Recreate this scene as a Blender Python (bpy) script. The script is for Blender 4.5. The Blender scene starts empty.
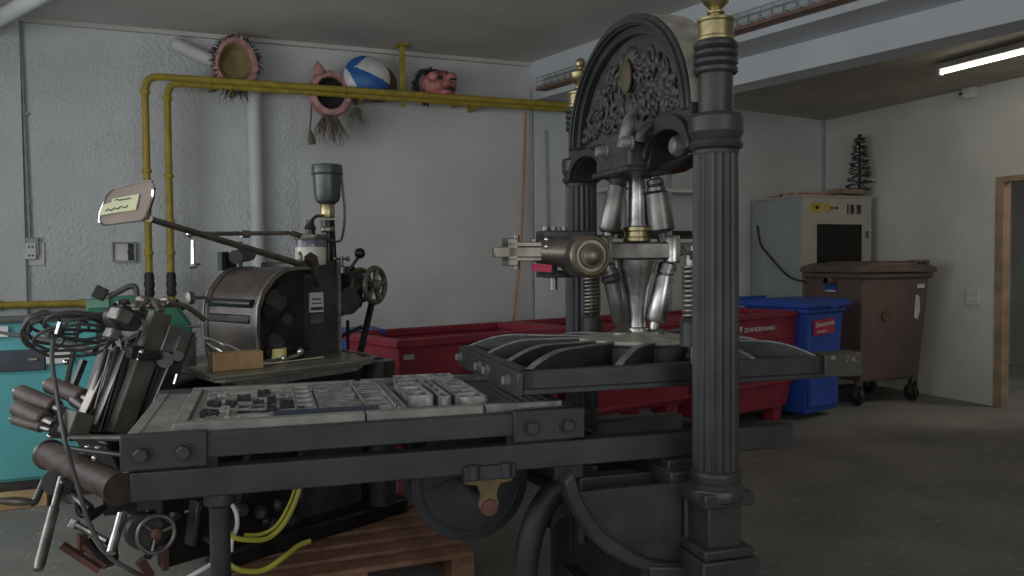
import bpy, bmesh, math, random
from mathutils import Vector, Matrix, Euler
random.seed(7)
PI = math.pi
SC = bpy.context.scene
COL = SC.collection

# ------------------------------------------------------------------ camera
FPX, PITCH, YAW, HC = 820.0, math.atan(28/820), math.radians(21.9), 1.4
cd = bpy.data.cameras.new('camera'); cam = bpy.data.objects.new('camera', cd); COL.objects.link(cam)
cam.location = (0, 0, HC); cam.rotation_euler = (PI/2 - PITCH, 0, -YAW)
cd.sensor_width = 36; cd.lens = FPX/1024*36; cd.clip_start = .05
SC.camera = cam
ROLL = math.radians(.45)
_F = Vector((math.sin(YAW)*math.cos(PITCH), math.cos(YAW)*math.cos(PITCH), -math.sin(PITCH)))
_R0 = Vector((math.cos(YAW), -math.sin(YAW), 0)); _U0 = _R0.cross(_F)
_R = _R0*math.cos(ROLL)-_U0*math.sin(ROLL); _U = _U0*math.cos(ROLL)+_R0*math.sin(ROLL)
cam.rotation_euler = Matrix((_R, _U, -_F)).transposed().to_euler()

class Frame:
    """a measured frame: point on a known plane (x=, y= or z=) seen at a picture position"""
    def __init__(s, ox, oy, deg):
        s.loc = Vector((ox, oy, 0)); s.rot = math.radians(deg)
        s.m = Matrix.Translation(s.loc) @ Matrix.Rotation(s.rot, 4, 'Z'); s.i = s.m.inverted()
    def at(s, u, v, x=None, y=None, z=None):
        d = _F + (u-512)/FPX*_R + (288-v)/FPX*_U
        o = s.i @ Vector((0, 0, HC)); e = s.i.to_3x3() @ d
        k, c = (0, x) if x is not None else (1, y) if y is not None else (2, z)
        return o + e*((c-o[k])/e[k])
WO = Frame(0, 0, 0)
PRF = Frame(1.5607, 2.6437, -5.3)          # hand press
HF = Frame(.117, 3.40, 28)                 # platen press
SKF = Frame(1.12, 4.55, 15.4)              # row of skips

# ------------------------------------------------------------------ materials
def mat(name, col, rough=.6, metal=0, var=.12, scale=6, col2=None, bump=0, bscale=40, mix=(.4, .65), spec=.5, detail=4, emis=None):
    m = bpy.data.materials.new(name); m.use_nodes = True
    nt = m.node_tree; N = nt.nodes; b = N['Principled BSDF']
    tc = N.new('ShaderNodeTexCoord'); no = N.new('ShaderNodeTexNoise')
    no.inputs['Scale'].default_value = scale; no.inputs['Detail'].default_value = detail
    nt.links.new(tc.outputs['Object'], no.inputs['Vector'])
    r = N.new('ShaderNodeValToRGB'); r.color_ramp.elements[0].position = mix[0]; r.color_ramp.elements[1].position = mix[1]
    c2 = col2 or tuple(min(1, c*(1+var*1.6)) for c in col); c1 = col if col2 else tuple(c*(1-var) for c in col)
    r.color_ramp.elements[0].color = (*c1, 1); r.color_ramp.elements[1].color = (*c2, 1)
    nt.links.new(no.outputs['Fac'], r.inputs['Fac']); nt.links.new(r.outputs['Color'], b.inputs['Base Color'])
    b.inputs['Roughness'].default_value = rough; b.inputs['Metallic'].default_value = metal
    b.inputs['Specular IOR Level'].default_value = spec
    if bump:
        n2 = N.new('ShaderNodeTexNoise'); n2.inputs['Scale'].default_value = bscale; n2.inputs['Detail'].default_value = 3
        nt.links.new(tc.outputs['Object'], n2.inputs['Vector'])
        bp = N.new('ShaderNodeBump'); bp.inputs['Strength'].default_value = bump; bp.inputs['Distance'].default_value = .02
        nt.links.new(n2.outputs['Fac'], bp.inputs['Height']); nt.links.new(bp.outputs['Normal'], b.inputs['Normal'])
    if emis:
        b.inputs['Emission Color'].default_value = (*emis[0], 1); b.inputs['Emission Strength'].default_value = emis[1]
    return m

IRON = mat('dark grey painted iron', (.033, .036, .036), .42, 0, .18, 9, bump=.06, bscale=60)
IRON2 = mat('dark blue grey painted iron', (.032, .034, .037), .5, 0, .2, 5, bump=.05)
IRONR = mat('relief iron', (.05, .05, .048), .5, 0, .25, 20)
DUST = mat('dusty iron', (.36, .34, .29), .75, 0, .2, 12)
EDGE = mat('pale iron edge', (.20, .205, .20), .5, .3, .2, 25)  # pale iron for strips, bolts and bars, and for the column edge highlights
STEEL = mat('polished steel', (.55, .55, .54), .33, 1, .25, 14, bump=.05, bscale=30)
STEELD = mat('dull steel', (.22, .215, .205), .4, .9, .2, 12)
LEVER = mat('brown grey steel', (.22, .20, .175), .42, .8, .2, 12)
BRASS = mat('aged brass', (.40, .34, .19), .38, 1, .2, 14)
BRASSD = mat('dull brass', (.15, .115, .055), .6, .3, .2, 14)
CREAM = mat('pale worn plate', (.42, .40, .33), .5, .3, .2, 12)
BEDM = mat('dusty grey bed', (.19, .195, .18), .55, .1, .25, 8, col2=(.30, .30, .27))
LEADM = mat('lead type', (.33, .34, .33), .4, .6, .3, 30)
LEADD = mat('dark inked type', (.035, .035, .045), .45, .3, .3, 40)
WOODF = mat('grey wood furniture', (.34, .33, .29), .7, 0, .2, 20)
BLACKM = mat('black oily metal', (.022, .021, .022), .3, .3, .3, 10)
DARKM = mat('dark machine enamel', (.045, .043, .045), .35, .1, .25, 8)
BROWNM = mat('brown machine enamel', (.075, .058, .05), .33, .15, .2, 6)
ROLLM = mat('brown roller', (.068, .046, .04), .6, 0, .25, 18)
GREENM = mat('green machine enamel', (.03, .16, .10), .4, 0, .15, 8)
HAMMER = mat('green grey hammered metal', (.07, .09, .085), .35, .3, .1, 30)
TEAL = mat('teal cabinet', (.10, .40, .42), .55, 0, .05, 3)
NAVY = mat('dark drawer band', (.05, .06, .08), .5)
WHITEP = mat('white plastic', (.62, .63, .62), .5, 0, .04, 5)
YELP = mat('yellow gas pipe paint', (.36, .27, .035), .5, 0, .12, 10)
BLKT = mat('black tape', (.03, .03, .025), .6)
REDP = mat('red skip plastic', (.26, .024, .045), .5, 0, .12, 5)
BLUEP = mat('blue bin plastic', (.02, .075, .38), .45, 0, .08, 5)
BROWNP = mat('brown bin plastic', (.14, .10, .085), .55, 0, .08, 5)
RUB = mat('rubber', (.02, .02, .022), .6)
CABM = mat('beige cabinet', (.46, .45, .38), .6, 0, .05, 4)
CABS = mat('grey cabinet side', (.36, .39, .39), .6, 0, .04, 4)
WINB = mat('black cabinet window', (.006, .006, .007), .3)
PINE = mat('pallet wood', (.17, .085, .05), .7, 0, .25, 7, col2=(.26, .14, .09))
PLANK = mat('old plank', (.30, .22, .16), .75, 0, .3, 9)
PLANKR = mat('red striped plank', (.34, .07, .05), .7, 0, .3, 14, col2=(.42, .33, .24))
CARD = mat('cardboard', (.40, .26, .13), .8, 0, .08, 20)
CARDL = mat('light cardboard', (.56, .40, .24), .8, 0, .06, 20)
TAPEY = mat('pale yellow tape', (.66, .60, .24), .5)
PAPER = mat('white strip', (.68, .66, .52), .7)
YHOSE = mat('yellow hose', (.42, .41, .06), .4)
WCAB = mat('white cable', (.65, .66, .66), .5)
ORC = mat('orange cable', (.50, .23, .05), .5)
GRYC = mat('grey conduit', (.34, .36, .38), .5)
WHP = mat('white drain pipe', (.64, .66, .66), .45, 0, .04, 4)
PINK = mat('pink mask', (.50, .27, .25), .5, 0, .2, 14)
PINKR = mat('red pink mask', (.50, .18, .16), .45, 0, .3, 14)
OLIVE = mat('mask lining', (.24, .20, .09), .8)
HAIR = mat('dark hair', (.03, .03, .03), .8)
HAIRG = mat('grey brown hair', (.16, .13, .11), .9)
BALLW = mat('white ball panel', (.66, .68, .68), .35)
BALLB = mat('blue ball panel', (.025, .13, .42), .35)
REDB = mat('reddish brown', (.12, .05, .038), .7)
MIRR = mat('brown reflector', (.24, .18, .155), .45, .1, .1, 5)
CHROME = mat('chrome', (.75, .75, .75), .12, 1, .02)
POST = mat('yellow note', (.72, .74, .48), .8, var=.03)
INKM = mat('ink', (.03, .04, .06), .7)
GLASSW = mat('milky jar', (.58, .56, .50), .25, 0, .05)
LABW = mat('white label', (.62, .62, .62), .6)
REDL = mat('red label', (.45, .03, .06), .5)
JAMB = mat('wooden door jamb', (.34, .235, .16), .6, 0, .15, 6)
REDS = mat('red sticker', (.5, .02, .08), .5)
WIRE = mat('galvanised wire', (.30, .33, .34), .5, .5)
RUST = mat('rusty edge', (.20, .12, .09), .7)
TUBEM = mat('lit tube', (1, .96, .85), .4, emis=((1, .93, .78), 5))
LAMPB = mat('lamp body', (.42, .40, .36), .5)
WIRET = mat('dark wire tree', (.035, .045, .035), .7)
YELS = mat('yellow sign', (.55, .42, .05), .5)

def wall_mat(name, col, bstr, bscale, stretch=(1, 1, 1), dirt=.06):
    m = mat(name, col, .85, 0, dirt, 1.2, spec=.2)
    nt = m.node_tree; N = nt.nodes; b = N['Principled BSDF']; tc = [n for n in N if n.type == 'TEX_COORD'][0]
    mp = N.new('ShaderNodeMapping'); mp.inputs['Scale'].default_value = stretch; nt.links.new(tc.outputs['Object'], mp.inputs['Vector'])
    n2 = N.new('ShaderNodeTexNoise'); n2.inputs['Scale'].default_value = bscale; n2.inputs['Detail'].default_value = 3; n2.inputs['Distortion'].default_value = .6
    nt.links.new(mp.outputs['Vector'], n2.inputs['Vector'])
    # plaster is rough only in patches
    n3 = N.new('ShaderNodeTexNoise'); n3.inputs['Scale'].default_value = .9; nt.links.new(tc.outputs['Object'], n3.inputs['Vector'])
    mr = N.new('ShaderNodeMapRange'); mr.inputs['From Min'].default_value = .4; mr.inputs['From Max'].default_value = .6
    mr.inputs['To Min'].default_value = .3; nt.links.new(n3.outputs['Fac'], mr.inputs['Value'])
    mu = N.new('ShaderNodeMath'); mu.operation = 'MULTIPLY'; nt.links.new(n2.outputs['Fac'], mu.inputs[0]); nt.links.new(mr.outputs['Result'], mu.inputs[1])
    bp = N.new('ShaderNodeBump'); bp.inputs['Strength'].default_value = bstr; bp.inputs['Distance'].default_value = .03
    nt.links.new(mu.outputs['Value'], bp.inputs['Height']); nt.links.new(bp.outputs['Normal'], b.inputs['Normal'])
    return m
PLASTER = wall_mat('rough white plaster', (.60, .63, .64), .8, 38, (1, 1, .8))
PLAIN = wall_mat('plain white wall', (.60, .61, .60), .12, 25)
RWALL = wall_mat('right wall paint', (.60, .60, .56), .08, 25)
BEAMM = wall_mat('beam paint', (.60, .63, .66), .05, 20)
CEILM = wall_mat('ceiling boards', (.56, .55, .52), .1, 8)
CEILW = mat('wood board ceiling', (.40, .36, .30), .7, 0, .15, 2, col2=(.50, .46, .38))
def floor_mat():
    m = mat('worn concrete floor', (.155, .15, .135), .65, 0, .2, 1.6, col2=(.225, .215, .19), bump=.08, bscale=25, detail=8)
    nt = m.node_tree; N = nt.nodes; b = N['Principled BSDF']; tc = [n for n in N if n.type == 'TEX_COORD'][0]
    base = b.inputs['Base Color'].links[0].from_socket
    v = N.new('ShaderNodeTexNoise'); v.inputs['Scale'].default_value = 22; v.inputs['Detail'].default_value = 6
    nt.links.new(tc.outputs['Object'], v.inputs['Vector'])
    r = N.new('ShaderNodeValToRGB'); r.color_ramp.elements[0].position = .62; r.color_ramp.elements[1].position = .72
    nt.links.new(v.outputs['Fac'], r.inputs['Fac'])
    mx = N.new('ShaderNodeMixRGB'); mx.inputs[2].default_value = (.36, .32, .23, 1)
    nt.links.new(r.outputs['Color'], mx.inputs[0]); nt.links.new(base, mx.inputs[1]); nt.links.new(mx.outputs[0], b.inputs['Base Color'])
    return m
FLOORM = floor_mat()

# ------------------------------------------------------------------ mesh helpers
class MB:
    def __init__(s): s.bm = bmesh.new()
    def face(s, pts):
        vs = [s.bm.verts.new(p) for p in pts]; s.bm.faces.new(vs); return s
    def grid(s, rows, closed_u=False, closed_v=False, cap=False):
        """rows: list of equal-length rings"""
        R = [[s.bm.verts.new(p) for p in r] for r in rows]; n = len(R[0]); m = len(R)
        for i in range(m if closed_v else m-1):
            for j in range(n if closed_u else n-1):
                a, b = R[i], R[(i+1) % m]
                s.bm.faces.new((a[j], a[(j+1) % n], b[(j+1) % n], b[j]))
        if cap:
            s.bm.faces.new(R[0][::-1]); s.bm.faces.new(R[-1])
        return s
    def box(s, c, d, rot=None, taper=1):
        hx, hy, hz = d[0]/2, d[1]/2, d[2]/2
        P = []
        for z, k in ((-hz, 1), (hz, taper)):
            P.append([Vector((x*k, y*k, z)) for x, y in ((-hx, -hy), (hx, -hy), (hx, hy), (-hx, hy))])
        M = rot.to_matrix() if isinstance(rot, Euler) else (rot or Matrix.Identity(3))
        c = Vector(c)
        return s.grid([[c + M @ p for p in r] for r in P], closed_u=True, cap=True)
    def bx(s, x0, x1, y0, y1, z0, z1): return s.box(((x0+x1)/2, (y0+y1)/2, (z0+z1)/2), (abs(x1-x0), abs(y1-y0), abs(z1-z0)))
    def bar(s, p0, p1, w, h, up=(0, 0, 1)):
        p0, p1 = Vector(p0), Vector(p1); t = (p1-p0).normalized(); a = t.cross(Vector(up))
        if a.length < 1e-4: a = t.cross(Vector((1, 0, 0)))
        a.normalize(); b = a.cross(t).normalized()
        q = [(-w/2, -h/2), (w/2, -h/2), (w/2, h/2), (-w/2, h/2)]
        return s.grid([[p + a*x + b*y for x, y in q] for p in (p0, p1)], closed_u=True, cap=True)
    def rev(s, prof, o, ax=(0, 0, 1), n=28, mod=None):
        """prof: (radius, height) pairs along axis ax from o"""
        o = Vector(o); t = Vector(ax).normalized(); a = t.orthogonal().normalized(); b = t.cross(a)
        rows = []
        for r, h in prof:
            ring = []
            for k in range(n):
                th = 2*PI*k/n; rr = max(r, 1e-4)*(mod(th, h) if mod else 1)
                ring.append(o + t*h + (a*math.cos(th)+b*math.sin(th))*rr)
            rows.append(ring)
        return s.grid(rows, closed_u=True, cap=True)
    def cyl(s, p0, p1, r0, r1=None, n=20):
        p0, p1 = Vector(p0), Vector(p1)
        return s.rev([(r0, 0), (r0 if r1 is None else r1, (p1-p0).length)], p0, p1-p0, n)
    def tube(s, pts, r, n=10, closed=False, sm=6):
        P = [Vector(p) for p in pts]
        if sm > 1 and len(P) > 2:
            Q = []; m = len(P)
            for i in range(m if closed else m-1):
                p0 = P[(i-1) % m] if closed or i else P[0]; p1 = P[i]; p2 = P[(i+1) % m]
                p3 = P[(i+2) % m] if closed or i+2 < m else P[-1]
                for k in range(sm):
                    t = k/sm
                    Q.append(.5*((2*p1)+(p2-p0)*t+(2*p0-5*p1+4*p2-p3)*t*t+(3*p1-p0-3*p2+p3)*t**3))
            if not closed: Q.append(P[-1])
            P = Q
        rows = []; m = len(P); a = None
        for i in range(m):
            t = (P[(i+1) % m]-P[i-1]) if closed else (P[min(i+1, m-1)]-P[max(i-1, 0)])
            if t.length < 1e-9: t = Vector((0, 0, 1))
            t.normalize()
            a = t.orthogonal() if a is None else a - t*a.dot(t)
            a.normalize(); b = t.cross(a)
            rr = r(i/(m-1)) if callable(r) else r
            rows.append([P[i]+(a*math.cos(2*PI*k/n)+b*math.sin(2*PI*k/n))*rr for k in range(n)])
        return s.grid(rows, closed_u=True, closed_v=closed, cap=not closed)
    def ring(s, c, ax, R, r, n=32, m=10):
        c = Vector(c); t = Vector(ax).normalized(); a = t.orthogonal().normalized(); b = t.cross(a)
        rows = []
        for i in range(n):
            d = a*math.cos(2*PI*i/n)+b*math.sin(2*PI*i/n)
            rows.append([c+d*(R+r*math.cos(2*PI*k/m))+t*r*math.sin(2*PI*k/m) for k in range(m)])
        return s.grid(rows, closed_u=True, closed_v=True)
    def ball(s, c, r, sc=(1, 1, 1), n=16):
        c = Vector(c); rows = []
        for i in range(1, n):
            ph = PI*i/n
            rows.append([c+Vector((r*sc[0]*math.sin(ph)*math.cos(2*PI*k/n/1), r*sc[1]*math.sin(ph)*math.sin(2*PI*k/n), r*sc[2]*math.cos(ph))) for k in range(n)])
        return s.grid(rows, closed_u=True, cap=True)
    def prism(s, poly, a, b, plane='xz'):
        def P(u, v, w): return {'xz': (u, w, v), 'yz': (w, u, v), 'xy': (u, v, w)}[plane]
        A = [s.bm.verts.new(P(u, v, a)) for u, v in poly]; B = [s.bm.verts.new(P(u, v, b)) for u, v in poly]
        n = len(poly); s.bm.faces.new(A); s.bm.faces.new(B[::-1])
        for i in range(n): s.bm.faces.new((A[i], B[i], B[(i+1) % n], A[(i+1) % n]))
        return s
    def band(s, outer, inner, a, b, plane='yz', closed=False):
        """flat band between two polylines, with thickness a..b"""
        def P(u, v, w): return Vector({'xz': (u, w, v), 'yz': (w, u, v), 'xy': (u, v, w)}[plane])
        rows = [[P(*o, a), P(*o, b), P(*i, b), P(*i, a)] for o, i in zip(outer, inner)]
        return s.grid(rows, closed_u=True, closed_v=closed, cap=not closed)
    def hexb(s, c, ax, r, h):   # hexagonal bolt head with a washer
        ax = Vector(ax).normalized(); s.rev([(r*1.25, 0), (r*1.25, h*.2)], c, ax, 18)
        return s.rev([(r, 0), (r, h*.85), (r*.8, h)], Vector(c)+ax*h*.2, ax, 6)
    def build(s, name, m, parent=None, smooth=35, bevel=0, inv=False, mats=None):
        bm = s.bm; bmesh.ops.recalc_face_normals(bm, faces=bm.faces)
        c = Vector((0, 0, 0))
        if bm.verts:
            lo = Vector([min(v.co[i] for v in bm.verts) for i in range(3)]); hi = Vector([max(v.co[i] for v in bm.verts) for i in range(3)])
            c = (lo+hi)/2
            for v in bm.verts: v.co -= c
        for f in bm.faces: f.smooth = True
        lim = math.radians(smooth)
        for e in bm.edges:
            if len(e.link_faces) == 2:
                if e.calc_face_angle(0) > lim: e.smooth = False
            else: e.smooth = False
        me = bpy.data.meshes.new(name); bm.to_mesh(me); bm.free()
        for k in (mats or [m]): me.materials.append(k)
        o = bpy.data.objects.new(name, me); COL.objects.link(o); o.location = c
        if parent:
            o.parent = parent
            if inv: o.matrix_parent_inverse = parent_world(parent).inverted()
        if bevel:
            b = o.modifiers.new('bevel', 'BEVEL'); b.width = bevel; b.segments = 2; b.limit_method = 'ANGLE'; b.angle_limit = math.radians(40)
            b.harden_normals = False
        return o
def parent_world(o):
    m = Matrix.LocRotScale(o.location, o.rotation_euler, o.scale)
    return (parent_world(o.parent) @ o.matrix_parent_inverse @ m) if o.parent else m
def sub(name, mb, m, parent, **k):
    """sub-part given in the same frame as its parent's own parent frame"""
    o = mb.build(name, m, None, **k); o.parent = parent
    o.matrix_parent_inverse = Matrix.Translation(parent.location).inverted() if parent.type == 'MESH' else Matrix.Identity(4)
    return o
def tag(o, label, cat, group=None, kind=None):
    o['label'] = label; o['category'] = cat
    if group: o['group'] = group
    if kind: o['kind'] = kind
    return o
def thing(name, label, cat, loc=(0, 0, 0), rot=0, group=None):
    o = bpy.data.objects.new(name, None); COL.objects.link(o); o.location = loc; o.rotation_euler = (0, 0, rot); o.empty_display_size = .05
    return tag(o, label, cat, group)
def struct(o): o['kind'] = 'structure'; return o
def copy_tree(o, parent=None):
    c = o.copy(); COL.objects.link(c); c.parent = parent
    for ch in list(o.children): copy_tree(ch, c)
    return c
def part(name, mb, m, parent, label=None, **k):
    o = mb.build(name, m, parent, **k)
    if label: o['label'] = label
    return o
def text_mb(body, size, o, xd, zd, th=.002, xs=1.0):
    """real lettering: extruded text laid out from o along xd / zd"""
    cu = bpy.data.curves.new('t', 'FONT'); cu.body = body; cu.size = size; cu.extrude = th/2; cu.resolution_u = 2
    ob = bpy.data.objects.new('t', cu); me = bpy.data.meshes.new_from_object(ob)
    mb = MB(); mb.bm.from_mesh(me); bpy.data.objects.remove(ob); bpy.data.meshes.remove(me)
    xd = Vector(xd).normalized(); zd = Vector(zd).normalized(); n = xd.cross(zd)
    for v in mb.bm.verts: v.co = Vector(o)+xd*v.co.x*xs+zd*v.co.y+n*v.co.z
    return mb

# ================================================================== ROOM
YB, XR, XL, YF, ZC = 7.6, 7.01, -2.6, -2.6, 3.36
struct(MB().bx(XL-.2, XR+3.4, YF-.2, YB+.2, -.1, 0).build('floor', FLOORM))
# main ceiling, limited by the slanting beam line
K = .218
def bx_(y, off=0): return 3.25 + K*(YB-y) + off
struct(MB().prism([(XL-.1, YF), (bx_(YF), YF), (bx_(YB), YB), (XL-.1, YB)], ZC, ZC+.1, 'xy').build('ceiling', CEILM))
# right bay ceiling of boards, rising a little towards the beams
m = MB(); n = 14
for i in range(n):
    x1 = XR-(XR-3.7)*i/n; x0 = XR-(XR-3.7)*(i+1)/n
    z0 = 3.0+.048*(XR-x0); z1 = 3.0+.048*(XR-x1)
    ya = max(YF, YB-(x0-3.25-.43)/K)
    m.grid([[(x0, y, z0), (x1-.006, y, z1), (x1-.006, y, z1+.03), (x0, y, z0+.03)] for y in (ya, YB)], closed_u=True, cap=True)
m.prism([(bx_(YF, .5), YF), (XR, YF), (XR, YB), (bx_(YB, .5), YB)], 3.25, 3.27, 'xy')
struct(m.build('ceiling', CEILW))
# beams
def beam(off0, off1, z0, z1, name='trim_1'):
    return struct(MB().prism([(bx_(YF, off0), YF), (bx_(YF, off1), YF), (bx_(YB, off1), YB), (bx_(YB, off0), YB)], z0, z1, 'xy').build(name, BEAMM))
beam(0, .41, 2.98, 3.5, 'trim_1')
beam(.41, .68, 2.78, 3.5, 'trim_2')
# walls
struct(MB().bx(XL-.2, 1.0, YB, YB+.2, 0, 3.45).build('wall_back', PLASTER))
struct(MB().bx(1.0, XR+.2, YB, YB+.2, 0, 3.45).build('wall_back', PLAIN))
m = MB()
LW = ((-1.6, .5), (.9, 3.0), (3.4, 5.5))
m.bx(XL-.2, XL, YF, YB, 0, 1.0); m.bx(XL-.2, XL, YF, YB, 2.75, 3.45)
for a, b in ((YF, -1.6), (.5, .9), (3.0, 3.4), (5.5, YB)): m.bx(XL-.2, XL, a, b, 1.0, 2.75)
struct(m.build('wall_left', PLAIN))
for k, (a, b) in enumerate(LW):
    f = MB()
    for y in (a, (a+b)/2, b): f.bx(XL-.14, XL-.06, y-.03, y+.03, 1.0, 2.75)
    for z in (1.03, 2.72): f.bx(XL-.14, XL-.06, a, b, z-.03, z+.03)
    struct(f.build('window_%d' % (k+3), WHITEP))
struct(MB().bx(XL-.2, -1.16, YB-.06, YB, 0, ZC).build('trim_3', PLASTER))
m = MB()   # wall on the camera side with its wide window openings
m.bx(XL-.2, XR+.2, YF-.2, YF, 0, .9); m.bx(XL-.2, XR+.2, YF-.2, YF, 2.7, 3.5)
for a, b in ((XL-.2, XL+.3), (.2, .6), (3.0, XR+.2)): m.bx(a, b, YF-.2, YF, .9, 2.7)
struct(m.build('wall_front', PLAIN))
for k, (a, b) in enumerate(((XL+.3, .2), (.6, 3.0))):
    f = MB()
    for x in (a, (a+b)/2, b): f.bx(x-.03, x+.03, YF-.14, YF-.06, .9, 2.7)
    for z in (.93, 2.67): f.bx(a, b, YF-.14, YF-.06, z-.03, z+.03)
    struct(f.build('window_%d' % (k+1), WHITEP))
# right wall with doorway
DY0, DY1, DZ = 4.35, 5.36, 2.10
m = MB(); m.bx(XR, XR+.07, DY1, YB, 0, 3.3); m.bx(XR, XR+.07, YF, DY0, 0, 3.3); m.bx(XR, XR+.07, DY0, DY1, DZ, 3.3)
struct(m.build('wall_right', RWALL))
dr = struct(MB().bx(XR-.015, XR+.08, DY1-.05, DY1+.03, 0, DZ+.03).build('door_1', JAMB))
sub('frame_side', MB().bx(XR-.015, XR+.08, DY0-.03, DY0+.05, 0, DZ+.03), JAMB, dr)
sub('frame_head', MB().bx(XR-.015, XR+.08, DY0+.051, DY1-.051, DZ-.02, DZ+.03), JAMB, dr)
HALLM = wall_mat('hall paint', (.34, .35, .34), .05, 20)
struct(MB().bx(XR+2.9, XR+3.1, 1.5, YB, 0, 3.2).bx(XR+.07, XR+3.1, YB-.2, YB, 0, 3.2).bx(XR+.07, XR+3.1, 1.4, 1.6, 0, 3.2).build('wall_hall', HALLM))
struct(MB().bx(XR, XR+3.1, 1.4, YB, 3.2, 3.3).build('ceiling', PLAIN))
# pillar below the beams
struct(MB().bx(3.28, 3.66, YB-.06, YB, 0, 3.2).build('trim_4', BEAMM))
struct(MB().bx(3.66, 3.93, YB-.03, YB, 0, 2.95).build('trim_5', BEAMM))
struct(MB().bx(XL, 3.25, YB-.05, YB, ZC-.035, ZC).build('trim_6', CEILM))
struct(MB().bx(XR-.03, XR, YB-.03, YB, 0, 3.0).build('trim_7', GRYC))

# ---------------------------------------------------------------- light
w = bpy.data.worlds.new('sky'); SC.world = w; w.use_nodes = True
bg = w.node_tree.nodes['Background']; bg.inputs[0].default_value = (.86, .93, 1, 1); bg.inputs[1].default_value = .25
def area(name, loc, rot, sx, sy, p, col):
    l = bpy.data.lights.new(name, 'AREA'); l.shape = 'RECTANGLE'; l.size = sx; l.size_y = sy; l.energy = p; l.color = col
    o = bpy.data.objects.new(name, l); COL.objects.link(o); o.location = loc; o.rotation_euler = rot; return o
DAY = (.965, .985, 1)
for a_, b_, e_ in ((-1.6, .5, 15), (.9, 3.0, 24), (3.4, 5.5, 33)):
    area('window_daylight', (XL-.03, (a_+b_)/2, 1.87), (PI/2, 0, -PI/2), b_-a_, 1.7, e_, DAY)
area('window_daylight', ((XL+.5)/2, YF-.02, 1.8), (PI/2, 0, 0), 2.4, 1.7, 16, DAY)
area('window_daylight', (1.8, YF-.02, 1.8), (PI/2, 0, 0), 2.3, 1.7, 30, (1, .985, .96))

area('hall_fill', (XR+1.6, 4.0, 3.1), (0, 0, 0), 1.2, .3, 26, (1, .96, .9))  # added fill light, lifts the hall beyond the doorway
# ---------------------------------------------------------------- fixtures on walls and ceiling
def fluorescent(label, x, y0, y1, z):
    t = thing('ceiling_light', label, 'light', (x, y0, z))
    part('housing', MB().bx(x-.05, x+.05, y0, y1, z, z+.05), LAMPB, t, inv=True, bevel=.006)
    part('lamp_tube', MB().cyl((x, y0+.03, z-.02), (x, y1-.03, z-.02), .017), TUBEM, t, inv=True)
    for y in (y0+.015, y1-.015): part('end_cap', MB().bx(x-.022, x+.022, y-.015, y+.015, z-.045, z+.005), WHITEP, t, inv=True)
    return t
fluorescent('fluorescent tube light glowing under the board ceiling near the doorway', 6.02, 3.75, 5.18, 2.985)
a = area('tube_light', (6.02, 4.45, 2.93), (0, 0, 0), .05, 1.3, 3.5, (1, .90, .72))

cb = WO.at(970, 93, x=XR-.04)
t = thing('junction_box', 'small pale box fixed to the right wall just below the ceiling', 'box', cb)
part('housing', MB().box(cb, (.07, .12, .1)), LABW, t, inv=True, bevel=.005)
part('cable_gland', MB().cyl(cb+Vector((0, .06, .01)), cb+Vector((0, .11, .01)), .014), DARKM, t, inv=True)
tag(MB().tube([cb+Vector((.02, -.06, .03)), cb+Vector((.01, -.4, .075)), cb+Vector((0, -1.0, .085))], .008, 6).build('cable', WHITEP), 'thin pale cable along the top of the right wall beside the doorway', 'cable')

# cable tray fixed to the beam side
t = thing('cable_tray', 'wire mesh cable tray running along the side of the white ceiling beam', 'cable tray', (3.3, YB, 2.98))
m = MB(); r = .004
Y0, Y1 = -1.0, YB-.3
def tp(y, off, z): return (bx_(y, off), y, z)
for off, z in ((-.02, 3.07), (-.11, 3.07), (-.11, 3.11), (-.11, 3.15), (-.02, 3.15), (-.065, 3.07)):
    m.cyl(tp(Y0, off, z), tp(Y1, off, z), r, n=6)
y = Y1
while y > Y0:
    m.tube([tp(y, -.02, 3.15), tp(y, -.02, 3.07), tp(y, -.11, 3.07), tp(y, -.11, 3.15)], r, 5, sm=1); y -= .1
part('mesh_basket', m, WIRE, t, inv=True)
m = MB()
m.prism([(bx_(Y0, -.12), Y0), (bx_(Y0, -.005), Y0), (bx_(Y1, -.005), Y1), (bx_(Y1, -.12), Y1)], 3.03, 3.055, 'xy')
part('support_rail', m, RUST, t, inv=True)

# big round pipe crossing the top left corner of the view
p0, p1 = WO.at(-60, 52, z=3.16), WO.at(75, -24, z=3.24)
d = (p1-p0).normalized()
t = thing('white_pipe', 'thick round white pipe hanging under the ceiling in the upper left corner', 'pipe', p0)
part('pipe', MB().cyl(p0-d*.28, p1+d*1.4, .055, n=28), WHP, t, inv=True)
part('pipe_clip', MB().ring(p1+d*.5, d, .057, .008), GRYC, t, inv=True)

# white drain pipe with its slanting upper run
a0, a1, a2, a3 = Vector((-.03, YB-.07, 3.25)), Vector((.48, YB-.07, 3.04)), Vector((.61, YB-.08, 2.9)), Vector((.63, YB-.08, .0))
t = thing('drain_pipe', 'white drain pipe running down the back wall behind the yellow pipes', 'pipe', (.63, YB-.08, 0))
part('slanting_pipe', MB().cyl(a0, a1, .055), WHP, t, inv=True)
part('bend', MB().tube([a1-(a1-a0).normalized()*.05, a1, (a1+a2)/2+Vector((.03, 0, .02)), a2, a2-Vector((0, 0, .08))], .062, 20), WHP, t, inv=True)
part('upright_pipe', MB().cyl(a2, a3, .06), WHP, t, inv=True)

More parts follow.
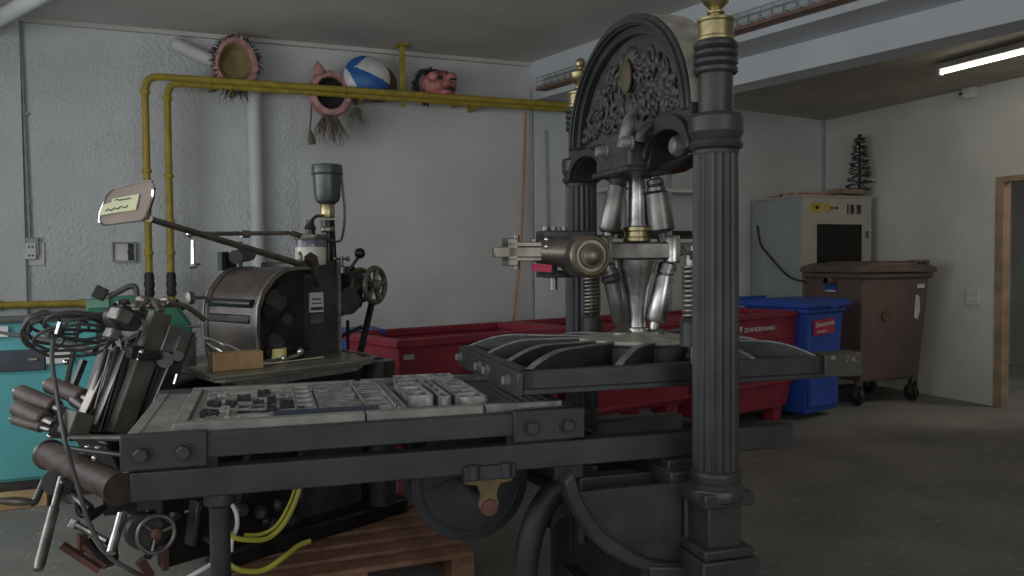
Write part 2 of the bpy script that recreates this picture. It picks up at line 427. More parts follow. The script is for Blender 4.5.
# yellow gas pipes
def gas(name, label, zt, xv, off, xe, zb, taped):
    y = YB-off
    t = thing('gas_pipe', label, 'pipe', (xv, y, zb), group='yellow gas pipes')
    pts = [(xv, y, zb), (xv, y, zt-.12), (xv+.02, y, zt-.045), (xv+.06, y, zt-.01), (xv+.14, y, zt), (xe, y, zt)]
    m = MB(); m.cyl(pts[0], (xv, y, zt-.12), .028, n=18)
    m.tube(pts[1:5], .029, 18); m.cyl((xv+.13, y, zt), (xe, y, zt), .028, n=18)
    part('pipe', m, YELP, t, inv=True)
    for z in (zt-.15, zt-.78, 1.72, 1.46): part('coupling', MB().rev([(.03, 0), (.038, .01), (.038, .03), (.03, .04)], (xv, y, z), n=18), YELP, t, inv=True)
    for x in (xv+.5, xv+1.6, xv+2.7):
        if x < xe: part('pipe_bracket', MB().bx(x-.015, x+.015, y+.02, YB, zt-.034, zt+.034).ring((x, y, zt), (1, 0, 0), .03, .006), YELP, t, inv=True)
    if taped:
        part('tape_wrapping', MB().rev([(.031, 0), (.042, .03), (.034, .06), (.044, .10), (.036, .13), (.040, .17), (.030, .20)], (xv, y, WO.at(147, 297, y=y).z), n=12), BLKT, t, 'dark tape wrapping', inv=True)
    return t
gas('a', 'yellow gas pipe with the outer left bend, ending in the long horizontal run', WO.at(300, 86.5, y=YB-.36).z, WO.at(147.5, 200, y=YB-.36).x, .36, 3.50, 1.0, True)
gas('b', 'yellow gas pipe with the inner right bend, just below the other run', WO.at(300, 91.5, y=YB-.30).z, WO.at(169.5, 200, y=YB-.30).x, .30, 3.56, .95, True)
t = thing('gas_pipe', 'low yellow pipe running level along the wall at left above the teal cabinet', 'pipe', (-1.6, YB-.1, 1.07), group='yellow gas pipes')
part('pipe', MB().cyl((-2.4, YB-.1, 1.075), (-.2, YB-.1, 1.075), .028, n=18), YELP, t, inv=True)
for x in (-1.35, -.75): part('coupling', MB().cyl((x-.03, YB-.1, 1.075), (x+.03, YB-.1, 1.075), .036), YELP, t, inv=True)
x = 1.885
x = WO.at(402, 60, y=YB-.27).x
tag(MB().bx(x-.022, x+.022, YB-.29, YB-.25, 2.80, 3.35).bx(x-.05, x+.05, YB-.34, YB-.20, 3.34, 3.36).build('pipe_hanger', YELP, bevel=.004), 'yellow flat bar hanging the gas pipes from the ceiling beside the blue and white ball', 'bracket')

# electrics on the back wall
s0 = WO.at(30, 250, y=YB-.03)
t = thing('wall_socket', 'grey socket box on the back wall at far left below a thin conduit', 'socket', s0)
part('back_plate', MB().box(s0+Vector((0, .02, -.03)), (.2, .02, .19)), WHITEP, t, inv=True, bevel=.004)
part('cover', MB().box(s0+Vector((0, 0, .03)), (.13, .05, .14)), GRYC, t, inv=True, bevel=.006)
part('outlet', MB().box(s0+Vector((.01, -.03, -.01)), (.075, .02, .13)), WHITEP, t, inv=True, bevel=.004)
for dz in (.025, -.045):
    part('outlet_hole', MB().cyl(s0+Vector((0, -.036, dz)), s0+Vector((0, -.045, dz)), .008), DARKM, t, inv=True)
    part('outlet_hole', MB().cyl(s0+Vector((.025, -.036, dz)), s0+Vector((.025, -.045, dz)), .008), DARKM, t, inv=True)
t = thing('conduit', 'thin grey conduit running up the left corner of the back wall to the ceiling', 'conduit', s0+Vector((0, 0, .1)))
part('tube', MB().cyl(s0+Vector((0, 0, .1)), (-1.16, YB-.03, ZC-.02), .011, n=10), GRYC, t, inv=True)
for z in (1.9, 2.6): part('clip', MB().box((s0.x-.012, YB-.02, z), (.05, .03, .02)), GRYC, t, inv=True)
s1 = WO.at(124, 252, y=YB-.02)
t = thing('wall_box', 'small square open box sunk in the plaster left of the yellow pipes', 'box', s1)
m = MB()
for dx, dz, a, b in ((-.085, 0, .012, .16), (.085, 0, .012, .16), (0, .08, .17, .012), (0, -.08, .17, .012)): m.box(s1+Vector((dx, 0, dz)), (a, .05, b))
part('rim', m, GRYC, t, inv=True)
part('cover', MB().box(s1+Vector((-.02, .005, 0)), (.11, .012, .14)), LABW, t, inv=True)
part('hole', MB().box(s1+Vector((.055, .002, .045)), (.05, .012, .05)).box(s1+Vector((.055, .002, -.04)), (.05, .012, .06)).cyl(s1+Vector((.045, -.01, 0)), s1+Vector((.045, .0, 0)), .02), BLKT, t, 'dark hole', inv=True)
s2 = WO.at(973, 297, x=XR-.012)
t = thing('wall_switch', 'white double switch on the right wall beside the doorway', 'switch', s2)
part('plate', MB().box(s2, (.02, .16, .15)), WHITEP, t, inv=True, bevel=.004)
for dy in (-.035, .035): part('rocker', MB().box(s2+Vector((-.012, dy, 0)), (.012, .055, .075)), LABW, t, inv=True, bevel=.002)
# cables by the pillar
tag(MB().tube([WO.at(526, 112, y=YB-.06), WO.at(524, 180, y=YB-.06), WO.at(521, 250, y=YB-.06), WO.at(516, 300, y=YB-.06), WO.at(513, 335, y=YB-.08), (3.0, YB-.1, .01)], .010, 8).build('cable', ORC), 'orange cable hanging down the back wall left of the white pillar', 'cable')
tag(MB().tube([(3.26, YB-.05, 3.1), (3.26, YB-.05, 1.5), (3.26, YB-.05, .012)], .012, 8, sm=1).build('cable', GRYC), 'dark thin cable at the left edge of the white pillar', 'cable')
tag(MB().tube([(3.40, YB-.075, 2.7), (3.42, YB-.075, 1.8), (3.42, YB-.075, 1.62)], .010, 8, sm=1).build('cable', GRYC), 'grey cable down the face of the white pillar, right of the dark one', 'cable')

# ---------------------------------------------------------------- carnival masks and ball on the pipes
def strands(c, n, L, spread, r=.004, dirs=None, seed=1):
    rnd = random.Random(seed); m = MB()
    for i in range(n):
        a = dirs(rnd) if dirs else rnd.uniform(0, 2*PI)
        d = Vector((math.cos(a), 0, math.sin(a))); s0 = Vector(c)+Vector((d.x*spread[0], rnd.uniform(-.05, .05), d.z*spread[1]))
        l = L*rnd.uniform(.5, 1.1); e = s0+d*l+Vector((rnd.uniform(-.3, .3)*l, rnd.uniform(-.5, .2)*l, -.25*l))
        m.tube([s0, (s0+e)/2+Vector((rnd.uniform(-.2, .2)*l, 0, rnd.uniform(-.1, .2)*l)), e], lambda t: r*(1.05-t*.8), 4, sm=2)
    return m
def maskshell(c, rx, rz, depth, opn, egg=.2):
    """hollow half shell whose opening faces the room: rim, outer back and inner cup"""
    rows = []; n = 28; c = Vector(c)
    def R(th, k): e = 1-egg*math.sin(th); return Vector((rx*k*e*math.cos(th), 0, rz*k*math.sin(th)))
    for k, y in ((opn*.3, depth*.75), (opn*.75, depth*.6), (opn*.98, .0), (opn*1.08, -.03), (.95, -.02), (1.0, .02), (1.0, .1*1), (.85, depth*.8), (.4, depth)):
        rows.append([c+R(2*PI*j/n, k)+Vector((0, y, 0)) for j in range(n)])
    return rows
YM = YB-.26
def two_tone(rows, cut, mA, mB, name, parent):
    a = MB().grid(rows[:cut+1], closed_u=True); a.bm.faces.new([v for v in list(a.bm.verts)[:len(rows[0])]])
    b = MB().grid(rows[cut:], closed_u=True)
    part('lining', a, mB, parent, inv=True); part(name, b, mA, parent, inv=True)
c = WO.at(236, 62, y=YM)
t = thing('carnival_mask', 'pink mask with black hair seen from its hollow side, leftmost on the yellow pipe', 'mask', c, group='carnival masks on the yellow pipes')
two_tone(maskshell(c, .185, .225, .12, .72), 2, PINK, OLIVE, 'shell', t)
part('hair', strands(c, 130, .05, (.17, .20), .006, lambda r: r.choice((r.uniform(-.5, .9), r.uniform(2.2, 3.8), r.uniform(1, 2.2))), 3), HAIR, t, inv=True)
part('hair', strands(c+Vector((-.02, .0, -.14)), 26, .12, (.12, .08), .005, lambda r: r.uniform(-2.2, -.9), 4), HAIR, t, inv=True)
c = WO.at(331, 93, y=YM)
t = thing('carnival_mask', 'pink mask with a dark hollow, pointed ear and grey beard hanging below the pipe', 'mask', c, group='carnival masks on the yellow pipes')
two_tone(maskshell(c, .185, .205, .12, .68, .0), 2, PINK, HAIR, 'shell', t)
part('ear', MB().rev([(.06, 0), (.04, .07), (.005, .13)], c+Vector((-.09, 0, .15)), (-.25, 0, 1), 12), PINK, t, inv=True)
part('beard', strands(c+Vector((-.02, -.02, -.13)), 80, .2, (.1, .08), .006, lambda r: r.uniform(-2.1, -1.0), 5), HAIRG, t, inv=True)
part('beard', strands(c+Vector((.22, -.02, -.08)), 26, .16, (.04, .04), .006, lambda r: r.uniform(-2.1, -1.0), 6), HAIRG, t, inv=True)
q = c+Vector((-.17, -.02, -.1))
part('tassel', MB().tube([q, q+Vector((-.01, 0, -.12)), q+Vector((-.02, 0, -.24))], .008, 8).rev([(.012, 0), (.035, .08), (.03, .12)], q+Vector((-.02, 0, -.24)), (.15, 0, -1), 10), HAIRG, t, inv=True)
c = WO.at(439, 86, y=YM)
t = thing('carnival_mask', 'red and pink grimacing mask with dark hair, rightmost on the yellow pipe', 'mask', c, group='carnival masks on the yellow pipes')
part('face', MB().ball(c, .145, (1.15, .9, .95), 20).ball(c+Vector((.02, -.125, -.01)), .05, (1, 1.2, .8)).ball(c+Vector((.09, -.10, .06)), .05).ball(c+Vector((-.085, -.10, .055)), .05).ball(c+Vector((.02, -.105, -.075)), .06, (1.6, .8, .5)), PINKR, t, inv=True, smooth=80)
part('eye_hole', MB().ball(c+Vector((.09, -.13, .05)), .03, (1.2, .6, .8)), HAIR, t, 'dark eye hole', inv=True)
part('eye_hole', MB().ball(c+Vector((-.03, -.13, .05)), .025, (1.2, .6, .8)), HAIR, t, 'dark eye hole', inv=True)
part('mouth', MB().ball(c+Vector((.06, -.13, -.05)), .045, (1.2, .5, .6)), HAIR, t, 'dark open mouth', inv=True)
part('hair', strands(c+Vector((-.08, .02, .0)), 220, .05, (.12, .13), .009, lambda r: r.uniform(1.2, 4.6), 8), HAIR, t, inv=True)
part('hair', strands(c+Vector((0, .02, .07)), 60, .04, (.13, .06), .007, lambda r: r.uniform(.2, 2.6), 9), HAIR, t, inv=True)
# ball
c = WO.at(367, 78, y=YM)
t = thing('ball', 'blue and white ball resting on the yellow pipes between the masks', 'ball', c)
n = 72; R_ = .212
W0, W1 = [], []
B = {0: MB(), 1: MB()}
def sp(i, j):
    ph = PI*i/n; th = 2*PI*j/n
    return c+Vector((R_*math.sin(ph)*math.cos(th), -R_*.5*math.cos(ph), R_*math.sin(ph)*math.sin(th)*.93))
for i in range(n):
    for j in range(n):
        q = [sp(i, j), sp(i, j+1), sp(i+1, j+1), sp(i+1, j)]; mid = sum(q, Vector())/4-c
        u_, w_ = mid.x/R_, mid.z/R_/.93
        white = (w_ > .12-.417*u_ and u_ > -.56+(w_-.4)) or (u_ < -.92+.48*(.36-w_) and w_ < .36)
        k = 0 if white else 1
        if i == 0: q = [q[0], q[2], q[3]]
        elif i == n-1: q = q[:3]
        B[k].face(q)
for k, mm, nm in ((0, BALLW, 'white_panel'), (1, BALLB, 'blue_panel')):
    bmesh.ops.remove_doubles(B[k].bm, verts=B[k].bm.verts, dist=1e-4); part(nm, B[k], mm, t, inv=True, smooth=60)
c2 = c+Vector((.12, .10, -.02))
tag(MB().rev([(.16, 0), (.175, .03), (.13, .08), (.02, .10)], c2+Vector((0, -.04, 0)), (0, 1, .0), 24).build('wooden_bowl', REDB), 'reddish brown round shape behind the blue and white ball', 'bowl')

# ================================================================== RIGHT SIDE OF THE ROOM
def skip(i, label, txt=False):
    L, D, Ht = 1.28, .74, .95; zb = (.30, .30, .13)[i]
    x0 = i*1.335
    t = thing('skip', label, 'skip', SKF.m @ Vector((x0, 0, 0)), SKF.rot, group='red skips standing in a row')
    # tapering tub, open at the top
    def ringp(ix, iy, z): return [(ix, iy, z), (L-ix, iy, z), (L-ix, D-iy, z), (ix, D-iy, z)]
    m = MB(); m.grid([ringp(.03, .03, .90), ringp(.045, .04, .60), ringp(.04, .035, .58), ringp(.06, .06, .36), ringp(.055, .055, .34), ringp(.09, .09, zb)], closed_u=True)
    m.grid([ringp(.11, .11, zb+.02), ringp(.06, .06, .90)], closed_u=True); m.face(ringp(.11, .11, zb+.02)); m.face(ringp(.09, .09, zb))
    part('tub', m, REDP, t, smooth=20)
    m = MB()
    o_, i_ = [(0, 0), (L, 0), (L, D), (0, D)], [(.06, .06), (L-.06, .06), (L-.06, D-.06), (.06, D-.06)]
    m.band(o_, i_, .90, .95, 'xy', closed=True); part('rim', m, REDP, t, bevel=.008)
    for z, e in ((.73, .04), (.59, .043), (.35, .062)):
        part('side_ridge', MB().bx(e-.015, L-e+.015, e-.02, e+.012, z-.015, z+.015).bx(e-.02, e+.01, e, D-e, z-.015, z+.015), REDP, t, bevel=.006)
    for fx in (.12, L-.22):
        for fy in (.12, D-.22): part('foot', MB().box((fx+.05, fy+.05, (zb+.01)/2), (.1, .1, zb+.01), taper=1.2), REDP, t, bevel=.006)
    if txt:
        o = text_mb('ZIMMERMANN', .052, (.52, .022, .80), (1, 0, 0), (0, 0, 1), .004, 1.2).build('lettering', LABW, t); o['label'] = 'white lettering'
        o = text_mb('550 l', .04, (1.08, .024, .78), (1, 0, 0), (0, 0, 1), .004).build('lettering', REDL, t); o['label'] = 'faint volume lettering'
        part('arrow_mark', MB().prism([(.46, .85), (.50, .85), (.48, .80)], .018, .026, 'xz'), LABW, t)
    else:
        part('sticker', MB().bx(.06, .13, .022, .028, .83, .86), GRYC, t, 'small grey sticker')
    return t
skip(0, 'red plastic skip at the left end of the row, nearest the oil jar machine')
skip(1, 'red plastic skip in the middle of the row, mostly hidden behind the hand press')
skip(2, 'red plastic skip at the right end of the row beside the blue bin', True)

# blue wheeled bin
bf = Frame(*(WO.at(806, 422, z=0).xy), 15.4); 
t = thing('wheeled_bin', 'blue plastic wheeled bin with a red label between the skips and brown bin', 'bin', bf.loc, bf.rot)
W_, D_ = .59, .62
def q4(ix, iy, z, f=0): return [(ix-f, iy, z), (W_-ix+f, iy, z), (W_-ix+f, D_-iy, z), (ix-f, D_-iy, z)]
part('body', MB().grid([q4(.055, .04, .05), q4(.01, .01, .92), q4(-.01, -.01, .925), q4(-.01, -.01, .965)], closed_u=True, cap=True), BLUEP, t, bevel=.01)
part('front_panel', MB().bx(.07, W_-.07, .012, .04, .1, .86), BLUEP, t, bevel=.012)
part('lid', MB().prism([(-.035, .967), (-.045, 1.0), (.0, 1.028), (D_*.5, 1.04), (D_, 1.03), (D_+.06, 1.0), (D_+.06, .967)], -.03, W_+.05, 'yz'), BLUEP, t, bevel=.008)
part('handle', MB().bx(-.02, W_*.6, D_+.03, D_+.08, 1.01, 1.05), BLUEP, t, bevel=.006)
part('hinge_lug', MB().bx(.30, .40, -.055, -.03, .96, 1.03), BLUEP, t, bevel=.006)
lb = part('label_plate', MB().box((.26, .0, .80), (.31, .01, .13), Euler((0, -.06, 0))), REDL, t, 'red and white label')
o = text_mb('Zimmermann', .062, (.12, -.012, .80), (1, 0, .06), (0, 0, 1), .004, .85); sub('lettering', o, LABW, lb)
o = text_mb('Entsorgung', .035, (.14, -.012, .75), (1, 0, .06), (0, 0, 1), .004, .9); sub('lettering', o, LABW, lb)
for x in (.02, W_-.02): part('wheel', MB().cyl((x-.03, D_-.02, .1), (x+.03, D_-.02, .1), .1), RUB, t)
t = thing('plastic_crate', 'small piece of blue plastic box seen behind the left skip beside the machine', 'crate', WO.at(364, 334, y=5.2))
c = WO.at(361, 334, y=5.45)
part('body', MB().box((c.x, c.y, .46), (.22, .3, .92)), BLUEP, t, inv=True, bevel=.01)
part('lid', MB().box((c.x, c.y, .935), (.27, .35, .03)), BLUEP, t, inv=True, bevel=.01)

# brown container
X0, X1, Y0, Y1 = 5.84, 6.68, 5.85, 6.55
t = thing('waste_container', 'brown wheeled waste container with hinged lid by the right wall', 'container', (X0, Y0, 0))
def q5(i, z, f=0): return [(X0+i, Y0+i, z), (X1-i, Y0+i, z), (X1-i, Y1-i, z), (X0+i, Y1-i, z)]
part('body', MB().grid([q5(.07, .22), q5(.05, .26), q5(-.01, 1.2), q5(-.035, 1.205), q5(-.035, 1.25)], closed_u=True, cap=True), BROWNP, t, inv=True, bevel=.012)
part('lid', MB().prism([(X0-.06, 1.255), (X0-.05, 1.31), (X0+.12, 1.345), (X1-.1, 1.345), (X1+.06, 1.30), (X1+.07, 1.255)], Y0-.06, Y1+.05, 'xz'), BROWNP, t, inv=True, bevel=.012)
part('lid_rib', MB().bx(X0+.25, X0+.33, Y0-.02, Y1, 1.335, 1.36).bx(X1-.22, X1-.14, Y0-.02, Y1, 1.335, 1.36), BROWNP, t, inv=True, bevel=.008)
part('handle', MB().cyl((X1-.25, Y0-.07, 1.36), (X1-.08, Y0-.07, 1.36), .014).bx(X1-.26, X1-.23, Y0-.08, Y0, 1.33, 1.37).bx(X1-.1, X1-.07, Y0-.08, Y0, 1.33, 1.37), BROWNP, t, inv=True)
part('lift_trunnion', MB().cyl((X1, Y0+.3, 1.2), (X1+.14, Y0+.3, 1.2), .03).cyl((X1+.11, Y0+.3, 1.2), (X1+.14, Y0+.3, 1.2), .045), BROWNP, t, inv=True)
part('lift_trunnion', MB().cyl((X0-.14, Y0+.3, 1.18), (X0, Y0+.3, 1.18), .03).cyl((X0-.14, Y0+.3, 1.18), (X0-.1, Y0+.3, 1.18), .045), BROWNP, t, inv=True)
part('sticker', MB().box((X0-.018, Y0+.36, 1.13), (.006, .13, .09), Euler((0, math.radians(3.6), 0))), BLUEP, t, 'blue and white sticker', inv=True)
part('sticker', MB().box((X0-.020, Y0+.36, 1.085), (.006, .13, .03), Euler((0, math.radians(3.6), 0))), LABW, t, 'white strip', inv=True)
part('sticker', MB().cyl((X0+.32, Y0+.012, .85), (X0+.32, Y0+.0, .85), .05), REDB, t, 'faded round sticker', inv=True)
part('sticker', MB().prism([(X1-.17, .82), (X1-.13, .80), (X1-.10, .9), (X1-.11, 1.02), (X1-.15, 1.04)], Y0+.004, Y0-.006, 'xz'), LABW, t, 'torn white sticker', inv=True)
part('sticker', MB().bx(X1-.14, X1-.05, Y0-.012, Y0-.003, 1.1, 1.14), LABW, t, 'small white sticker', inv=True)
for (cx, cy) in ((X0+.05, Y0+.07), (X1-.1, Y0+.07), (X0+.1, Y1-.1), (X1-.1, Y1-.1)):
    cs = part('caster', MB().bx(cx-.035, cx+.035, cy-.02, cy+.02, .19, .24).bx(cx-.038, cx-.03, cy-.02, cy+.03, .07, .2).bx(cx+.03, cx+.038, cy-.02, cy+.03, .07, .2), STEELD, t, 'steel caster fork', inv=True)
    o = MB().rev([(.07, 0), (.082, .01), (.082, .035), (.07, .045)], (cx-.0225, cy+.02, .083), (1, 0, 0), 24).build('wheel', RUB); o.parent = cs; o.matrix_parent_inverse = parent_world(cs).inverted()

# grey cabinet with dark window
X0, X1, Y0, Y1, Z1 = 5.95, 6.88, 6.75, 7.56, 2.03
t = thing('machine_cabinet', 'tall beige cabinet with a black window and a row of controls in the far corner', 'cabinet', (X0, Y0, 0))
part('body', MB().bx(X0, X1, Y0+.02, Y1, .05, Z1), CABS, t, inv=True, bevel=.008)
m = MB(); wx0, wx1, wz0, wz1 = X0+.19, X1-.12, 1.15, 1.75
m.bx(X0, wx0, Y0, Y0+.02, .05, Z1).bx(wx1, X1, Y0, Y0+.02, .05, Z1).bx(wx0, wx1, Y0, Y0+.02, .05, wz0).bx(wx0, wx1, Y0, Y0+.02, wz1, Z1)
part('front_panel', m, CABM, t, inv=True)
part('window', MB().bx(wx0, wx1, Y0+.012, Y0+.02, wz0, wz1), WINB, t, 'black window', inv=True)
part('top_cover', MB().bx(X0-.01, X1+.01, Y0-.015, Y1, Z1, Z1+.02), CABM, t, inv=True, bevel=.004)
part('plinth', MB().bx(X0+.03, X1-.03, Y0+.04, Y1-.03, 0, .05), DARKM, t, inv=True)
part('warning_plate', MB().bx(X0+.11, X0+.25, Y0-.006, Y0, 1.87, 1.97).bx(X0+.29, X0+.36, Y0-.006, Y0, 1.88, 1.96), YELS, t, 'yellow warning plate', inv=True)
part('button', MB().cyl((X0+.18, Y0-.02, 1.92), (X0+.18, Y0, 1.92), .018), BLKT, t, inv=True)
for k, dx in enumerate((.38, .44)): part('button', MB().cyl((X0+dx, Y0-.02, 1.92), (X0+dx, Y0, 1.92), .014), (REDS, DARKM)[k], t, inv=True)
for dx, ww in ((.60, .012), (.66, .04), (.75, .05)): part('meter', MB().bx(X0+dx-ww/2, X0+dx+ww/2, Y0-.01, Y0, 1.86, 1.96), DARKM, t, inv=True)
part('latch', MB().bx(X1-.08, X1-.05, Y0-.015, Y0, 1.6, 1.68), STEELD, t, inv=True)
tag(MB().tube([(X0-.012, 7.45, 1.76), (X0-.02, 7.38, 1.55), (X0-.03, 7.2, 1.40), (X0-.03, 7.0, 1.25), (X0-.03, 6.85, 1.18), (X0-.03, 6.65, 1.15), (X0, 6.6, 1.1)], .010, 8).build('cable', BLKT), 'black cable drooping down the side of the tall beige cabinet', 'cable')
# planks and wire tree on the cabinet
z = Z1+.02
def plank(label, p0, p1, w, h, m, group=None):
    return tag(MB().bar(p0, p1, w, h).build('plank', m, bevel=.003), label, 'plank', 'planks on the beige cabinet')
plank('red and white striped plank lying at the left on top of the beige cabinet', (X0+.02, Y0+.35, z+.02), (X0+.58, Y0+.12, z+.035), .10, .035, PLANKR)
plank('bare wooden plank lying at the right on top of the beige cabinet', (X0+.45, Y0+.10, z+.055), (X1+.02, Y0+.15, z+.055), .16, .05, PLANK)
plank('thin board lying at the back on top of the beige cabinet', (X0+.05, Y0+.5, z+.012), (X1-.05, Y0+.5, z+.012), .14, .02, PLANK)
bt = Vector((X1-.03, Y0+.14, z+.082))
t = thing('wire_tree', 'dark little wire and garland tree standing on the plank above the cabinet', 'decoration', bt)
part('base_ring', MB().ring(bt+Vector((0, 0, .008)), (0, 0, 1), .1, .007), WIRET, t, inv=True)
part('trunk', MB().cyl(bt, bt+Vector((0, 0, .55)), .018, .012, 10), WIRET, t, inv=True)
m = MB(); rr = random.Random(2)
for i in range(330):
    h = .02+.54*rr.random()**.9; a = rr.uniform(0, 2*PI); R0 = .13*(1-h/.64)+.012
    s0_ = bt+Vector((math.cos(a)*R0*.75, math.sin(a)*R0*.75, h)); 
    e = s0_+Vector((math.cos(a)*.045, math.sin(a)*.045, rr.uniform(-.02, .025)))
    if abs(math.sin(a*2+h*9)) > .3 or h > .33: m.cyl(s0_, e, .005, .002, 5)
pts = [bt+Vector((math.cos(k*.55)*(.145*(1-k/95)+.0), math.sin(k*.55)*(.145*(1-k/95)), 0.01+k*.0068)) for k in range(80)]
m.tube(pts, .007, 6, sm=1); part('garland', m, WIRET, t, inv=True)
part('bulb', MB().ball(bt+Vector((0, 0, .58)), .026), DARKM, t, inv=True)

# rack on the back wall seen between the columns
t = thing('wall_rack', 'white two-tier shelf rack on the back wall seen between the press columns', 'shelf', (3.95, 7.3, 1.5))
for z in (2.10, 1.585): part('shelf_board', MB().bx(3.95, 5.25, 7.2, 7.58, z-.018, z+.018), WHITEP, t, inv=True)
for x in (4.02, 4.66, 5.2): part('upright', MB().bx(x-.022, x+.022, 7.22, 7.26, .0, 2.3), GRYC, t, inv=True)
tag(MB().bx(4.05, 5.0, 7.26, 7.5, 1.604, 1.66).bx(4.1, 4.35, 7.25, 7.45, 1.66, 1.70).bx(4.7, 4.95, 7.25, 7.5, 1.66, 1.69).build('tool_case', BLKT, bevel=.01), 'long flat dark case lying on the lower rack shelf behind the press', 'case')

def subw(name, mb, m, parent, label=None, **k):
    o = mb.build(name, m, None, **k); o.parent = parent; o.matrix_parent_inverse = parent_world(parent).inverted()
    if label: o['label'] = label
    return o

# ================================================================== THE HAND PRESS
P = thing('hand_press', 'large dark cast iron hand press with fluted columns and an arched crest', 'printing press', PRF.loc, PRF.rot)
CY = .557
def flute(n=18, dep=.10):
    return lambda th, h: 1-dep*abs(math.cos(n*th/2))**1.6
def column(cy):
    nseg = 18*8; fl = flute()
    m = MB()
    prof = [(.0735, .748), (.0735, .752), (.0725, .76)]
    m.rev([(.0765, .735), (.0765, .75), (.070, .757)], (0, cy, 0), n=48)
    m.rev([(.0705, .755), (.0705, 1.0), (.0690, 1.4), (.0670, 1.715)], (0, cy, 0), n=nseg, mod=fl)
    m.rev([(.0675, 1.715), (.069, 1.725), (.064, 1.73)], (0, cy, 0), n=48)
    c = part('column', m, IRON2, P, smooth=50)
    s = MB().rev([(.068, .66), (.080, .662), (.092, .672), (.094, .688), (.089, .702), (.082, .708), (.076, .716), (.080, .726), (.080, .738), (.075, .742)], (0, cy, 0), n=40)
    sub('base_moulding', s, IRON, c, smooth=28)
    s = MB().rev([(.064, 1.725), (.078, 1.733), (.082, 1.742), (.078, 1.752), (.072, 1.757), (.078, 1.768), (.083, 1.780), (.083, 1.822), (.077, 1.834), (.060, 1.838)], (0, cy, 0), n=40)
    sub('capital', s, IRON, c, smooth=22)
    prof = [(.052, 1.835), (.052, 1.955)]
    for k in range(4):
        z = 1.955+k*.0245; prof += [(.060, z), (.066, z+.006), (.066, z+.016), (.060, z+.021), (.057, z+.022)]
    prof += [(.056, 2.054), (.03, 2.056)]
    sub('ringed_neck', MB().rev(prof, (0, cy, 0), n=40), IRON, c)
    f = MB().rev([(.053, 2.065), (.056, 2.070), (.056, 2.078), (.052, 2.082), (.053, 2.122), (.056, 2.126), (.056, 2.134), (.048, 2.137), (.020, 2.142), (.018, 2.150), (.026, 2.153), (.026, 2.158), (.016, 2.164), (.024, 2.172), (.037, 2.184), (.045, 2.202), (.047, 2.217), (.043, 2.222), (.030, 2.225), (.014, 2.234), (.013, 2.244), (.019, 2.250), (.022, 2.262), (.018, 2.275), (.006, 2.283)], (0, cy, 0), n=36)
    for v in f.bm.verts: v.co.z -= .015
    fo = sub('finial', f, BRASS, c, smooth=30); fo['label'] = 'brass finial'
    # pedestal
    s = MB().box((0, cy, .677-.0), (.165, .165, .043)); s.box((0, cy, .59), (.112, .112, .14))
    s.rev([(.08, .60), (.06, .63)], (0, cy, .03), n=4)
    s.box((0, cy, .515), (.165, .165, .03)).box((0, cy, .25), (.19, .19, .5))
    part('pedestal', s, IRON, P, bevel=.005)
column(-CY); column(CY)

# arched crest
XA, XBk = -.065, .065
def ell(a, b, zc, n=40, t0=0, t1=PI): return [(a*math.cos(t0+(t1-t0)*i/n), zc+b*math.sin(t0+(t1-t0)*i/n)) for i in range(n+1)]
ZS = 1.86
def arch_outline(a, b): return ell(a, b, ZS)
m = MB()
m.band(arch_outline(.515, .41), arch_outline(.475, .37), XA-.006, XBk, 'yz')
m.band(arch_outline(.497, .392), arch_outline(.482, .377), XA-.016, XA, 'yz')
m.band(arch_outline(.476, .371), arch_outline(.446, .341), XA+.012, XBk-.01, 'yz')
part('arch_rim', m, IRON, P, smooth=40, bevel=.003)
part('arch_top_surface', MB().band(arch_outline(.5165, .4115), arch_outline(.514, .409), XA+.006, XBk-.004, 'yz'), DUST, P, 'dusty sandy top of the arch', smooth=60)
part('arch_panel', MB().prism(ell(.45, .345, ZS), XA+.04, XBk-.03, 'yz'), IRONR, P, smooth=60)
# lower crossbar with two small arches
def small_arch(yc, a, b, zc, n=18): return [(yc+a*math.cos(PI-PI*i/n), zc+b*math.sin(PI*i/n)) for i in range(n+1)]
ys = .33
out = [(.50, ZS+.02), (.50, 1.735)]
out += [(y, z) for y, z in small_arch(.32, -.16, .075, 1.735)][::-1][::-1]
out += [(.14, 1.70), (-.22, 1.70)]
out += [(y, z) for y, z in small_arch(-.375, -.135, .080, 1.735)]
out += [(-.52, 1.735), (-.52, ZS+.02), (-.42, 1.875), (-.3, 1.872), (-.2, 1.85), (-.1, 1.855), (.05, 1.855), (.15, 1.835), (.3, 1.85), (.42, 1.85)]
part('crossbar', MB().prism(out, XA+.0, XBk, 'yz'), IRON, P, smooth=30, bevel=.006)
for yc, hw_, ho_ in ((.32, .16, .11), (-.375, .135, .128)):
    m = MB(); m.band(small_arch(yc, -hw_-.03, ho_, 1.735), small_arch(yc, -hw_-.002, .078, 1.735), XA-.02, XA+.01, 'yz')
    part('arch_moulding', m, IRON, P, smooth=50, bevel=.004)
